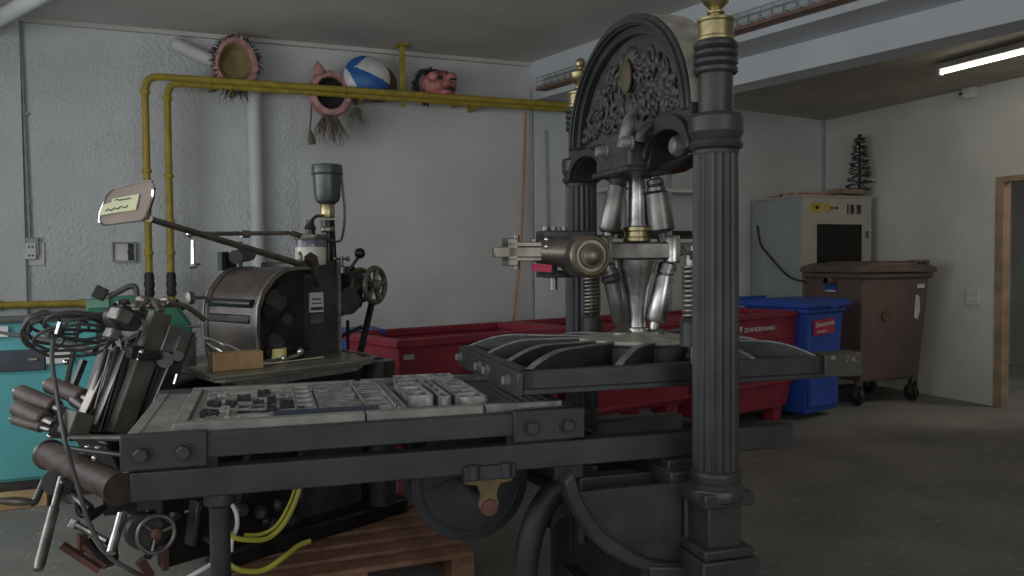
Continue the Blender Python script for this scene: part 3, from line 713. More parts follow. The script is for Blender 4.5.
# hub where the arches meet
m = MB(); m.prism([(-.21, 1.715), (.09, 1.715), (.085, 1.80), (.05, 1.825), (-.03, 1.845), (-.13, 1.845), (-.185, 1.82), (-.21, 1.79)], XA-.06, XBk+.03, 'yz')
m.box((XA+.02, -.06, 1.710), (.19, .32, .022))
part('crown_block', m, IRONR, P, bevel=.012)
b0_, b1_, b2_ = PRF.at(637, 108, x=XA-.02), PRF.at(628, 128, x=XA-.06), PRF.at(624, 148, x=XA-.07)
part('crown_boss', MB().tube([b0_, (b0_+b1_)/2+Vector((-.01, 0, 0)), b1_, b2_], lambda t: .008+.018*min(1, t*1.5), 14), EDGE, P, 'worn grey pointed boss', smooth=60)
b0_, b1_ = PRF.at(652, 124, x=XA-.02), PRF.at(641, 140, x=XA-.05)
part('crown_boss', MB().tube([b0_, (b0_+b1_)/2+Vector((-.015, 0, 0)), b1_], lambda t: .012+.010*t, 14), IRON, P, smooth=60)
for (u_, v_) in ((607, 152), (632, 143)):
    c_ = PRF.at(u_, v_, x=XA-.06)
    part('bolt', MB().rev([(.025, 0), (.025, .006), (.022, .01), (.022, .032), (.016, .042), (.004, .046)], c_, (-1, 0, 0), 20), EDGE, P, 'worn grey bolt head')
c_ = PRF.at(686, 146, x=.0)
part('bolt', MB().rev([(.03, 0), (.036, .01), (.036, .03), (.026, .05), (.008, .058)], c_, (-1, 0, 0)).cyl(c_, c_+Vector((.06, 0, 0)), .022), EDGE, P, 'worn grey bolt at the right arch')
part('pivot_block', MB().prism([(-.50, 1.73), (-.36, 1.70), (-.30, 1.69), (-.20, 1.69), (-.20, 1.73)], XA+.03, XBk-.02, 'yz'), BLACKM, P, bevel=.01)
# cast relief: scrolls, leaves and a brass oval
rl = random.Random(11); m = MB(); XRf = XA+.045; MC = PRF.at(628, 77, x=XRf-.02)
def spiral(cy, cz, r, turns, s, ph=0, tr=.010):
    pts = []
    n = int(turns*14)
    for i in range(n+1):
        t = i/n; rr = r*(1-t*.85); a = ph+s*turns*2*PI*t
        pts.append((XRf-.010-.014*t, cy+rr*math.cos(a), cz+rr*math.sin(a)))
    m.tube(pts, lambda t: tr*(1.1-.5*t), 8, sm=1)
def leaf(cy, cz, l, a, w=.012):
    dy, dz = math.cos(a), math.sin(a)
    m.tube([(XRf, cy, cz), (XRf-.022, cy+dy*l*.35, cz+dz*l*.35), (XRf-.026, cy+dy*l*.7, cz+dz*l*.7), (XRf-.008, cy+dy*l, cz+dz*l)], lambda t: w*(.5+1.6*t*(1-t))+.002, 8, sm=3)
for s in (1, -1):
    for (y, z, r, t, d, ph) in ((.13, 2.03, .065, 1.4, 1, .3), (.235, 1.985, .06, 1.4, -1, 1), (.33, 1.925, .045, 1.3, 1, 2), (.20, 1.925, .042, 1.3, 1, 2.4), (.10, 1.945, .038, 1.2, -1, .6), (.275, 2.045, .035, 1.2, 1, 4), (.17, 2.095, .036, 1.2, -1, 2), (.38, 1.905, .022, 1.1, 1, 1), (.06, 2.095, .030, 1.2, 1, 5)):
        spiral(s*y, z, r, t, d*s, ph if s > 0 else PI-ph, .011)
    for k in range(70):
        y = rl.uniform(.04, .42); zmax = ZS+.335*math.sqrt(max(0, 1-(y/.44)**2))-.085
        z = rl.uniform(1.88, max(1.90, zmax)); leaf(s*y, z, rl.uniform(.025, .055), rl.uniform(.2, 2.8) if s > 0 else PI-rl.uniform(.2, 2.8), rl.uniform(.008, .015))
for k in range(7): leaf(MC.y, 2.10, .07, PI/2+(k-3)*.38, .011)
for (y, z, r) in ((.09, 1.99, .03), (-.09, 1.99, .03), (.30, 1.98, .028), (-.30, 1.98, .028), (0, 1.96, .035), (.16, 1.975, .024), (-.16, 1.975, .024)): m.ball((XRf-.005, y, z), r, (.8, 1, 1.2), 10)
m.ring((XRf-.012, MC.y, MC.z), (1, 0, 0), .046, .009)
for v in m.bm.verts: v.co.x = XRf+(v.co.x-XRf)*.6
part('relief_ornament', m, IRONR, P, smooth=70)
mo = MB().rev([(.040, 0), (.042, .008), (.034, .016), (.01, .018)], (XRf-.022, MC.y, MC.z), (-1, 0, 0), 28)
for v in mo.bm.verts: v.co.z = MC.z+(v.co.z-MC.z)*1.5
part('oval_medallion', mo, mat('olive brass', (.10, .085, .045), .6, .2), P, 'dull brass oval medallion')

# toggle works between crossbar and platen
part('central_shaft', MB().rev([(.024, 0), (.030, .02), (.032, .10), (.036, .2), (.043, .23)], (0, 0, 1.735), (0, 0, -1)), STEEL, P, 'bright steel shaft')
part('shaft_collar', MB().rev([(.044, 1.462), (.052, 1.466), (.052, 1.478), (.046, 1.482), (.046, 1.500), (.051, 1.504), (.051, 1.516), (.044, 1.52)], (0, 0, 0)), BRASS, P, 'brass collar')
part('lower_shaft', MB().rev([(.075, 1.395), (.066, 1.35), (.045, 1.28), (.034, 1.2), (.034, 1.15), (.042, 1.145), (.046, 1.13)], (0, 0, 0)), STEEL, P, 'bright tapering steel shaft')
def link(name, p0, p1, r0, r1, dn, up=True):
    p0, p1 = Vector(p0), Vector(p1); d = (p1-p0); l = d.length
    m = MB().rev([(.018, 0), (.018, .03), (.032, .035), (.034, .05), (.028, .055), (.034, .062), (.034, .075), (r0, .085), (r0*1.02, .1), (r1, l*.9-.02), (r1*.85, l-.035), (.022, l-.03), (.018, l)], p0, d, 24)
    return part('toggle_link', m, STEELD if dn else STEEL, P)
link('a', (-.065, 0, 1.725), (-.118, 0, 1.465), .034, .041, True)
link('a', (.055, -.03, 1.725), (.090, -.03, 1.465), .044, .052, True)
link('a', (.02, .07, 1.725), (.04, .09, 1.465), .036, .042, True)
link('a', (-.122, 0, 1.395), (-.058, 0, 1.135), .027, .029, True)
link('a', (.118, -.02, 1.395), (.056, -.02, 1.135), .034, .040, False)
link('a', (-.03, .09, 1.395), (-.02, .06, 1.135), .032, .036, True)
m = MB().prism([(-.16, -.05), (.13, -.06), (.155, -.03), (.155, .05), (.06, .10), (-.12, .09), (-.17, .04)], 1.397, 1.462, 'xy')
part('yoke_plate', m, STEELD, P, bevel=.008)
part('yoke_end', MB().rev([(.028, 1.385), (.032, 1.39), (.032, 1.475), (.026, 1.485)], (.125, -.035, 0)), STEEL, P)
part('yoke_end', MB().rev([(.022, 1.385), (.026, 1.39), (.026, 1.475), (.02, 1.485)], (-.135, -.03, 0)), STEEL, P)
part('yoke_bolt', MB().hexb((.155, -.01, 1.43), (1, 0, 0), .02, .03).cyl((.14, -.01, 1.43), (.19, -.01, 1.43), .012), STEELD, P)
part('yoke_cheek', MB().prism([(-.215, 1.37), (-.15, 1.37), (-.135, 1.40), (-.135, 1.475), (-.16, 1.49), (-.215, 1.48)], -.07, .06, 'xz'), STEELD, P, bevel=.01)
part('cup', MB().rev([(.022, 0), (.030, .006), (.030, .026), (.022, .03)], (-.122, 0, 1.385), (0.2, 0, -1)), STEELD, P)
part('cup', MB().rev([(.026, 0), (.034, .006), (.034, .026), (.026, .03)], (.118, -.02, 1.385), (-.2, 0, -1)), STEELD, P)
part('cover_disc', MB().rev([(.215, 1.098), (.218, 1.103), (.215, 1.112), (.10, 1.122), (.06, 1.132)], (0, 0, 0), n=48), CREAM, P, 'pale worn round cover plate')
for (x, y) in ((-.058, 0), (.056, -.02)):
    part('link_foot', MB().rev([(.042, 0), (.042, .012), (.03, .022)], (x, y, 1.12)), STEELD, P)
# bar lever with its round boss, reaching to the left
BY = -.035
mb = MB().rev([(.070, -.09), (.075, -.08), (.075, .045), (.069, .052), (.069, .056), (.060, .060), (.057, .054), (.044, .054), (.042, .066), (.030, .070), (.022, .078), (.008, .082)], (-.245, BY-.07, 1.412), (0, -1, 0), 40)
boss = part('lever_boss', mb, LEVER, P)
sub('boss_rim', MB().ring((-.245, BY-.13, 1.412), (0, 1, 0), .062, .006, 40).ring((-.245, BY-.135, 1.412), (0, 1, 0), .036, .004, 32), BRASSD, boss)
m = MB().tube([(-.26, BY-.02, 1.42), (-.33, BY-.02, 1.425), (-.40, BY-.02, 1.428), (-.44, BY-.02, 1.428)], lambda t: .058*(1-.62*t)+.004, 16)
m.bar((-.57, BY-.04, 1.427), (-.40, BY-.04, 1.427), .03, .036)
lv = part('bar_lever', m, LEVER, P, bevel=.003)
sub('lever_knuckle', MB().bx(-.52, -.40, BY-.055, BY+.035, 1.445, 1.462).bx(-.52, -.40, BY-.055, BY+.035, 1.395, 1.41).bx(-.52, -.485, BY-.055, BY+.035, 1.38, 1.475), LEVER, lv, bevel=.003)
sub('lever_pin', MB().cyl((-.478, BY-.01, 1.37), (-.478, BY-.01, 1.485), .011), STEELD, lv)
sub('lever_pin', MB().hexb((-.415, BY-.01, 1.46), (0, 0, 1), .012, .012), STEELD, lv)
sub('lever_label', MB().box((-.40, BY-.05, 1.372), (.07, .01, .026), Euler((0, .1, 0))), REDS, lv)['label'] = 'small red label'
for z in (1.445, 1.47): sub('lever_rivet', MB().ball((-.385, BY-.06, z), .009), CHROME, lv)
part('lever_bracket', MB().bx(-.355, -.16, BY+.035, BY+.15, 1.47, 1.505).bx(-.355, -.315, BY+.035, BY+.15, 1.34, 1.49).bx(-.355, -.16, BY+.035, BY+.15, 1.335, 1.36), IRON, P, bevel=.005)
part('bracket_pin', MB().cyl((-.31, BY+.08, 1.29), (-.31, BY+.08, 1.52), .014).cyl((-.34, BY+.08, 1.5), (-.34, BY+.08, 1.52), .012).cyl((-.27, BY+.08, 1.5), (-.27, BY+.08, 1.52), .012), STEELD, P)
# platen springs hanging beside the columns
for y in (.44, -.425):
    sgn = 1 if y > 0 else -1
    m = MB(); pts = []; T = 11
    for i in range(T*14+1):
        a = 2*PI*i/14; pts.append((.033*math.cos(a), y+.033*math.sin(a), 1.19+.17*i/(T*14)+(.02 if y < 0 else -.02)))
    m.tube(pts, .0065, 6, sm=1)
    sp_ = part('coil_spring', m, LEVER, P, smooth=60)
    z0 = 1.20 if y < 0 else 1.16
    sub('spring_rod', MB().cyl((0, y, 1.06), (0, y, z0+.24), .011), STEELD, sp_)
    sub('spring_cap', MB().rev([(.024, 0), (.030, .005), (.030, .035), (.018, .05)], (0, y, z0+.175)), STEELD, sp_)
    sub('spring_seat', MB().rev([(.045, 0), (.045, .075), (.034, .09)], (0, y, z0-.08)), IRON, sp_)
    part('guide_arm', MB().bx(-.025, .025, min(y, sgn*CY), max(y, sgn*CY), z0+.195, z0+.225), IRON, P, bevel=.004)

# platen
PX, PXL, PY = .545, .57, .41
m = MB()
m.bx(-PXL, PX-.04, -PY, PY, .988, 1.012)
m.bx(-PXL, PX-.04, -PY, -PY+.03, 1.0, 1.064).bx(-PXL, PX-.04, PY-.03, PY, 1.0, 1.064)
m.bx(-PXL, -PXL+.035, -PY, PY, 1.0, 1.064).bx(PX-.06, PX-.04, -PY, PY, 1.0, 1.064)
pl_ = part('platen', m, IRON, P, bevel=.003)
sub('end_plate', MB().prism([(-PY, .985), (PY, .985), (PY-.02, 1.058), (-PY, 1.058)], -PXL-.018, -PXL, 'yz'), IRON, pl_, bevel=.003)
for y in (-.31, -.06, .05, .35):
    sub('bolt', MB().hexb((-PXL-.018, y, 1.022), (-1, 0, 0), .015, .018), EDGE, pl_)
# curved ribs running from the rim up to the centre
def rib(p0, p1, zc=1.112, w=.022, rise=.42):
    p0, p1 = Vector(p0), Vector(p1); n = 16; A = []
    d = (p1-p0).normalized(); s = Vector((-d.y, d.x))*w/2
    for i in range(n+1):
        t = i/n; z = 1.062+(zc-1.062)*min(1, math.sin(min(1, t/rise)*PI/2)**.9)
        A.append((p0+(p1-p0)*t, z))
    ribs, tops = MB(), MB()
    ribs.grid([[(*(p-s), 1.0), (*(p+s), 1.0), (*(p+s), z-.004), (*(p-s), z-.004)] for p, z in A], closed_u=True, cap=True)
    tops.grid([[(*(p-s*1.15), z-.004), (*(p+s*1.15), z-.004), (*(p+s*1.1), z), (*(p-s*1.1), z)] for p, z in A], closed_u=True, cap=True)
    sub('rib', ribs, IRON, pl_, smooth=50); sub('rib_edge', tops, EDGE, pl_, smooth=50)['label'] = 'pale rib edge'  # paler strip along the top of each rib
for sx in (-1, 1):
    ex = PXL-.02 if sx < 0 else PX-.05
    for y0_, y1_ in ((-.385, -.13), (-.16, -.06), (.10, .05), (.38, .13)):
        rib((sx*ex, y0_), (sx*.15, y1_))
    for sy in (-1, 1): rib((sx*.25, sy*(PY-.02)), (sx*.02+(.08 if sx > 0 else 0), sy*.19), rise=.6)
sub('centre_boss', MB().rev([(.23, 1.0), (.225, 1.09), (.21, 1.10)], (0, 0, 0), n=40), IRON, pl_)
sub('clamp_bolt', MB().bx(.06, .16, -.30, -.26, 1.06, 1.075).hexb((.10, -.28, 1.075), (0, 0, 1), .022, .035).hexb((.15, -.28, 1.075), (0, 0, 1), .012, .02), STEELD, pl_)
FLK = mat('worn brass flecked iron', (.07, .068, .058), .5, .2, .2, 30, col2=(.30, .24, .13), mix=(.60, .66))
for q in ((-PY-.004, -PY+.09), (PY-.09, PY)): sub('end_block', MB().prism([(PX-.04, .992), (.655, .988), (.662, 1.072), (PX-.04, 1.066)], *q, 'xz'), FLK, pl_, bevel=.004)

# rails and bed
RX0, RX1 = -1.69, .385
for y0, y1, xe in ((-.405, -.345, RX1), (.335, .395, -.30)):
    part('rail', MB().bx(RX0+.02, xe, y0, y1, .758, .838), IRON2, P, bevel=.004)
part('lower_beam', MB().bx(-.40, .37, .34, .40, .66, .74), IRON, P, bevel=.004)
part('rail_end', MB().bx(RX0+.02, RX0+.07, -.345, .335, .762, .828), IRON2, P, bevel=.004)
for q in ((-.45, -.35, -.345, .335, .70, .758),): part('rail_tie', MB().bx(*q), IRON, P, bevel=.004)
part('oil_cap', MB().rev([(.012, 0), (.014, .012), (.006, .02)], (RX0+.01, -.385, .84)), CHROME, P)
bd = part('bed', MB().bx(-1.68, -.40, -.36, .40, .885, .926), BEDM, P, bevel=.004)
for q in ((-1.49, -.56, -.392, -.36), (-1.66, -.40, .385, .41)): sub('side_bar', MB().bx(*q, .862, .932), IRON2, bd, bevel=.004)
for x0, x1 in ((-1.695, -1.475), (-.60, -.368)):
    for yy in (-.405, .395):
        s = 1 if yy > 0 else -1
        sub('corner_bracket', MB().bx(x0, x1, yy, yy+.035, .843, .94), IRON2, bd, bevel=.005)
        if s < 0:
            for xx in (x0+.055, x1-.06): sub('bolt', MB().hexb((xx, yy, .888), (0, -1, 0), .021, .022), IRON2, bd)
for q in ((-1.69, -1.655), (-.40, -.368)): sub('end_bar', MB().bx(*q, -.37, .40, .862, .929), BEDM, bd, bevel=.004)
for q in ((-1.65, -1.45, -.39, -.35), (-.62, -.42, -.39, -.35), (-1.65, -.42, .345, .385)): sub('slide_block', MB().bx(*q, .838, .885), BLACKM, bd)
# strips laid across the right end of the bed
for k in range(5): sub('bearer_strip', MB().bx(-.565+k*.033, -.548+k*.033, -.36, .10, .924, .938), EDGE, bd)

# windlass wheel and support under the rails
part('windlass_drum', MB().rev([(.18, 0), (.205, .005), (.205, .03), (.188, .034), (.188, .20), (.205, .204), (.205, .23), (.18, .235)], (-.655, .17, .642), (0, -1, 0), 48).ring((-.655, -.067, .642), (0, 1, 0), .172, .004, 48).bar((-.81, -.066, .62), (-.60, -.066, .70), .01, .006), IRON2, P)
part('drum_axle', MB().cyl((-.68, .34, .655), (-.68, -.415, .655), .016), STEELD, P)
br = part('axle_bracket', MB().prism([(-.755, .745), (-.755, .728), (-.715, .722), (-.705, .69), (-.712, .66), (-.70, .635), (-.68, .625), (-.66, .635), (-.648, .66), (-.655, .69), (-.645, .722), (-.605, .728), (-.605, .745)], -.405, -.385, 'xz'), BRASSD, P, 'dull brass bracket', bevel=.003)
part('bracket_boss', MB().rev([(.026, 0), (.024, .012), (.010, .016)], (-.68, -.405, .655), (0, -1, 0)), REDB, P)
part('bracket_pad', MB().bx(-.76, -.60, -.425, -.37, .742, .785).rev([(.018, 0), (.018, .045)], (-.73, -.42, .745)).rev([(.018, 0), (.018, .045)], (-.63, -.42, .745)), IRON2, P, bevel=.004)
post = part('support_leg', MB().rev([(.042, .755), (.042, .725), (.030, .715), (.028, .70), (.028, .06), (.05, .04), (.05, 0)], (-1.45, -.35, 0)), IRON, P)

# base casting between the columns
m = MB(); m.bx(-.075, .075, -CY+.05, CY-.05, .10, .70)
m.bx(-.11, .11, -CY+.08, CY-.08, .68, .73).bx(-.13, .13, -CY, CY, 0, .1)
m.bx(-.10, -.07, -.30, -.27, .1, .69)
part('base_frame', m, IRON, P, bevel=.006)
for q in ((-.10, .10, -.44, -.31, .70, .758), (-.36, .10, -.34, -.28, .60, .70)): part('rail_saddle', MB().bx(*q), IRON, P, bevel=.005)
# sweeping brace from under the rail down to the pedestal
def brace(y, w, s=1):
    pts = [(-.455, .775), (-.435, .71), (-.405, .655), (-.37, .60), (-.32, .555), (-.26, .51), (-.19, .475), (-.10, .455), (-.05, .452)]
    up = pts; lo = [(x-.03*(1 if i < 5 else .5), z-.03-.012*i/8) for i, (x, z) in enumerate(pts)]
    return MB().band(up, lo, y-w/2, y+w/2, 'xz')
for y in (-.50, .50):
    b_ = part('brace', brace(y, .07), IRON2, P, smooth=60, bevel=.008)
    sub('brace_web', MB().prism([(-.42, .70), (-.08, .70), (-.08, .43), (-.2, .47), (-.30, .53), (-.38, .60)], y+(.02 if y < 0 else -.02)-.01, y+(.02 if y < 0 else -.02)+.01, 'xz').bx(-.16, -.05, y-.03, y+.03, .0, .45), IRON, b_)
part('brace_foot', MB().prism([(-.22, .47), (-.06, .45), (-.06, 0), (-.19, 0), (-.185, .35)], -.55, -.45, 'xz'), IRON, P, bevel=.006)
# curved front foot
m = MB(); pts = [(-.27, -.2, .66), (-.33, -.2, .655), (-.40, -.2, .62), (-.455, -.2, .55), (-.49, -.2, .45), (-.505, -.2, .33), (-.51, -.2, .15), (-.53, -.2, .02)]
m.tube(pts, lambda t: .042, 14)
m.prism([(-.30, .70), (-.25, .70), (-.22, .52), (-.30, .545), (-.37, .54), (-.42, .50), (-.40, .60)], -.215, -.185, 'xz')
part('curved_foot', m, IRON2, P, smooth=50)
part('foot_bolt', MB().cyl((-.30, -.2, .44), (-.30, -.2, .56), .018), IRON, P)

# ---------------------------------------------------------------- formes lying on the bed
ZB = .926
def W3(x, y, z): return PRF.m @ Vector((x, y, z))
def pthing(name, label, cat, x, y, group=None): return thing(name, label, cat, W3(x, y, ZB), PRF.rot, group)
FX0, FX1, FY0, FY1 = -1.57, -.68, -.345, .345
t = thing('forme', 'large type forme in a pale iron chase lying on the press bed', 'type forme', PRF.loc, PRF.rot, 'formes on the press bed')
cz = ZB+.001
m = MB()
for q in ((FX0, -1.04, FY0, FY0+.04), (-1.035, FX1, FY0, FY0+.04), (FX0, -1.0, FY1-.035, FY1), (FX0, FX0+.035, FY0+.04, FY1-.035), (-.935, -.905, FY0+.04, FY1-.035)):
    part('chase', MB().bx(*q, cz, cz+.026), BEDM, t, bevel=.003)
r2 = random.Random(5)
part('furniture', MB().bx(FX0+.037, -.937, FY0+.042, FY1-.037, cz, cz+.012), WOODF, t)
fx = FX0+.055; cells = []
# blocks of type and line cuts, pictures at the left, lines of text at the right
spec = [(.075, .15, -.27), (.04, .10, -.02), (.05, .12, -.25), (.045, .06, -.12), (.045, .06, -.05), (.05, .13, -.27), (.045, .10, .02)]
lay = [(-1.43, -.20, .07, .10, 0), (-1.42, -.03, .06, .08, 0), (-1.34, -.24, .035, .16, 2), (-1.33, -.05, .05, .08, 0), (-1.28, .06, .07, .09, 0), (-1.265, -.16, .05, .07, 1), (-1.20, -.16, .055, .07, 1), (-1.20, -.05, .055, .07, 0), (-1.13, -.17, .04, .09, 0), (-1.13, -.02, .04, .12, 0), (-1.07, -.12, .075, .13, 0), (-1.07, .07, .07, .12, 2), (-1.43, .12, .09, .10, 2), (-1.18, .14, .06, .10, 0), (-1.0, -.23, .04, .08, 0), (-1.40, -.27, .14, .03, 2), (-1.12, -.265, .12, .03, 2)]
for x, y, a, b, k in lay:
    x = -1.51+(x+1.43)*.64; a *= .72; z1 = cz+.024+r2.uniform(-.002, .003)
    if k == 1:
        m = MB().bx(x, x+a, y, y+b, cz+.014, z1); part('picture_block', m, LEADD, t, 'dark picture block')
        part('block_edge', MB().band([(x-.004, y-.004), (x+a+.004, y-.004), (x+a+.004, y+b+.004), (x-.004, y+b+.004)], [(x+.004, y+.004), (x+a-.004, y+.004), (x+a-.004, y+b-.004), (x+.004, y+b-.004)], z1-.004, z1+.003, 'xy', closed=True), EDGE, t)
    else:
        m = MB(); ny = max(2, int(b/.016))
        for j in range(ny):
            xx = x
            while xx < x+a-.006:
                wdt = r2.uniform(.008, .02)
                if r2.random() > .12: m.bx(xx, min(xx+wdt, x+a), y+j*b/ny+.0015, y+(j+1)*b/ny-.0015, cz+.014, z1+r2.uniform(-.003, .002))
                xx += wdt+.002
        part('type_block', m, (LEADD if k == 0 else LEADM), t)
# three framed cells in a column, then text lines
x0 = -1.235
for j in range(5):
    y = -.24+j*.095
    part('cell_frame', MB().band([(x0, y), (x0+.062, y), (x0+.062, y+.085), (x0, y+.085)], [(x0+.008, y+.012), (x0+.054, y+.012), (x0+.054, y+.073), (x0+.008, y+.073)], cz+.012, cz+.030, 'xy', closed=True), LEADM, t)
m = MB()
for j in range(28):
    xx = -1.165
    m.bx(xx, xx+.135-r2.uniform(0, .02), -.26+j*.019, -.26+j*.019+.014, cz+.014, cz+.028)
part('text_line', m, LEADM, t)
part('long_rule', MB().bx(-1.30, -.99, -.275, -.269, cz+.014, cz+.034), INKM, t, 'dark blue black rule')
t2 = thing('forme', 'narrow forme of text lines beside the large forme on the bed', 'type forme', PRF.loc, PRF.rot, 'formes on the press bed')
m = MB()
for j in range(30):
    m.bx(-1.018+r2.uniform(0, .004), -.945, -.27+j*.0195, -.27+j*.0195+.014, cz+.004, cz+.026+r2.uniform(-.002, .002))
part('text_line', m, LEADM, t2)
part('side_bar', MB().bx(-1.026, -1.020, -.27, .30, cz+.013, cz+.034).bx(-.943, -.938, -.27, .30, cz+.013, cz+.034), LEADM, t2)
# metal furniture, standing higher at the right end
def cellblock(label, x, y, w, d, nx, ny, h=.038, z=None):
    z = cz if z is None else z
    t = thing('metal_furniture', label, 'furniture block', PRF.loc, PRF.rot, 'hollow metal furniture on the press bed')
    m = MB(); cw, cd = (w-.008)/nx, (d-.008)/ny
    for i in range(nx+1): m.bx(x+i*cw, x+i*cw+.008, y, y+d, z+.0005, z+h)
    for j in range(ny+1): m.bx(x, x+w, y+j*cd, y+j*cd+.008, z+.0005, z+h-.0005)
    part('frame', m, LEADM, t); part('floor_plate', MB().bx(x+.002, x+w-.002, y+.002, y+d-.002, z, z+.006), LEADD, t)
    return t
ZF = cz+.0
cellblock('hollow metal block with narrow slots at the front, right of the text forme', -.885, -.16, .085, .30, 1, 3)
cellblock('hollow slotted metal block, second from the platen on the bed', -.785, -.20, .035, .40, 1, 4)
cellblock('hollow slotted metal block nearest the platen on the bed', -.735, -.24, .095, .42, 1, 5)
cellblock('hollow metal block at the back of the bed beyond the slotted blocks', -.86, .24, .22, .09, 3, 1)
for k, (xa, xb, y, lb_) in enumerate(((-.98, -.66, .345, 'long pale metal bar along the back edge of the bed'), (-.62, -.42, .345, 'short pale metal bar at the back of the bed near the platen'), (-.67, -.42, -.325, 'pale metal strip at the front of the bed below the slotted blocks'))):
    tag(MB().bx(0, xb-xa, 0, .022, 0, .026).build('metal_bar', EDGE, bevel=.002), lb_, 'metal bar', 'metal bars on the press bed').matrix_world = PRF.m @ Matrix.Translation(((xa+xb)/2, y, cz+.0131))

# ================================================================== PLATEN PRESS ON ITS PALLET
H = thing('platen_press', 'old dark automatic platen press with oil jar and delivery table behind the hand press', 'printing press', HF.loc, HF.rot)
A = HF.at
# main body: base, frame and column
m = MB(); m.prism([(.10, .14), (1.02, .14), (1.00, .60), (.98, .93), (.16, .93), (.20, .60), (.12, .30)], .12, .95, 'xz')
part('base_casting', m, BLACKM, H, bevel=.02)
part('base_foot', MB().bx(.05, 1.08, .08, .22, .14, .22).bx(.05, 1.08, .85, .99, .14, .22), BLACKM, H, bevel=.015)
part('base_cylinder', MB().cyl((.92, .10, .22), (.92, .10, .92), .07), DARKM, H)
part('base_plate', MB().bx(.45, .80, .095, .125, .25, .85), DARKM, H, bevel=.01)
part('brass_nut', MB().hexb((.40, .11, .50), (0, -1, 0), .03, .03), BRASSD, H, 'brass nut')
col_ = part('column_housing', MB().prism([(.60, .92), (.87, .92), (.855, 1.40), (.60, 1.40)], .34, .62, 'xz'), DARKM, H, bevel=.012)
sub('column_edge_highlight', MB().bx(.592, .604, .325, .345, .93, 1.40).bx(.855, .867, .325, .345, .93, 1.40), EDGE, col_)  # pale strips paint the highlights along the housing's front edges
sub('rating_plate', MB().bx(.685, .765, .332, .34, 1.155, 1.25), LABW, col_)['label'] = 'pale rating plate'
sub('plate_print', MB().bx(.70, .75, .329, .3325, 1.215, 1.222).bx(.695, .755, .329, .3325, 1.195, 1.20).bx(.69, .76, .329, .3325, 1.165, 1.18), INKM, col_)
sub('lower_plate', MB().bx(.69, .765, .332, .34, 1.10, 1.145).bx(.71, .745, .329, .334, 1.112, 1.125), STEELD, col_)
# curved brown inking cover
def cov(n=14, o=0):
    P = [(.33, .95), (.318, 1.0), (.312, 1.10), (.318, 1.20), (.345, 1.27), (.40, 1.335), (.455, 1.368), (.52, 1.375), (.59, 1.375)]
    return [(x+o*.9, z-o) for x, z in P]
part('cover', MB().band(cov(), cov(o=.012), .215, .65, 'xz'), BROWNM, H, smooth=50)
for y in (.205, .65):
    part('cover_edge', MB().band(cov(o=-.004), cov(o=.012), y-.006, y+.006, 'xz'), LEVER, H, smooth=50)
part('cover_side', MB().prism(cov()+[(.59, .95)], .245, .25, 'xz'), BLACKM, H)
part('cover_end', MB().prism(cov()+[(.59, .95)], .60, .62, 'xz'), BLACKM, H)
part('ink_roller', MB().cyl((.325, .25, 1.215), (.325, .60, 1.215), .02), BLACKM, H)
part('cover_window', MB().bx(.308, .325, .26, .60, 1.125, 1.165), BLACKM, H, 'dark slot in the cover', bevel=.01)
for i in range(7):
    z = 1.0+.045*i
    part('gear', MB().rev([(.0, 0), (.03+.012*(i % 3), 0), (.03+.012*(i % 3), .02), (.01, .025)], (.40+.028*(i % 4), .245, z), (0, -1, 0), 16), (BLACKM, DARKM)[i % 2], H)
part('side_shaft', MB().cyl((.45, .26, 1.0), (.62, .26, 1.0), .018).cyl((.56, .28, .97), (.56, .28, 1.3), .016), BLACKM, H)
# top rollers
part('top_roller', MB().cyl((.62, .74, 1.44), (.47, .62, 1.425), .034).cyl((.66, .78, 1.445), (.62, .74, 1.44), .02), BLACKM, H)
part('roller_fork', MB().bx(.42, .46, .66, .70, 1.36, 1.45).bx(.44, .50, .66, .68, 1.37, 1.42).cyl((.52, .66, 1.37), (.52, .66, 1.50), .009), BLACKM, H)
part('knurled_knob', MB().rev([(.016, 0), (.03, .005), (.03, .03), (.012, .035)], (.27, .66, 1.235), (-1, 0, 0)).cyl((.27, .66, 1.235), (.34, .66, 1.235), .008), LEVER, H)
# oil reservoir, brass neck and tubes
o = (.888, .45)
rs = part('oil_reservoir', MB().rev([(.04, 1.690), (.058, 1.705), (.066, 1.735), (.069, 1.80), (.071, 1.835), (.075, 1.84), (.077, 1.875), (.073, 1.888), (.04, 1.893)], (*o, 0), n=36), HAMMER, H, 'green grey glossy reservoir')
sub('rim_band', MB().ring((*o, 1.842), (0, 0, 1), .075, .005, 36), HAMMER, rs)
part('reservoir_neck', MB().rev([(.034, 1.62), (.036, 1.625), (.036, 1.685), (.032, 1.692)], (*o, 0), n=28), BRASS, H, 'brass neck')
part('reservoir_stem', MB().rev([(.034, 1.575), (.036, 1.61)], (*o, 0)).cyl((o[0], o[1], 1.36), (o[0], o[1], 1.58), .022, .03).cyl((o[0]+.035, o[1], 1.36), (o[0]+.022, o[1], 1.60), .017), BLACKM, H)
part('reservoir_tube', MB().tube([(o[0]+.076, o[1]-.02, 1.87), (o[0]+.080, o[1]-.02, 1.80), (o[0]+.085, o[1]-.03, 1.66), (o[0]+.05, o[1]-.06, 1.55), (o[0], o[1]-.09, 1.50), (o[0]-.10, o[1]-.10, 1.515)], .0065, 8), STEELD, H)
part('reservoir_tube', MB().tube([(o[0]-.04, o[1], 1.63), (o[0]-.09, o[1]-.03, 1.625), (o[0]-.14, o[1]-.06, 1.60), (o[0]-.165, o[1]-.08, 1.55)], .008, 8), DARKM, H)
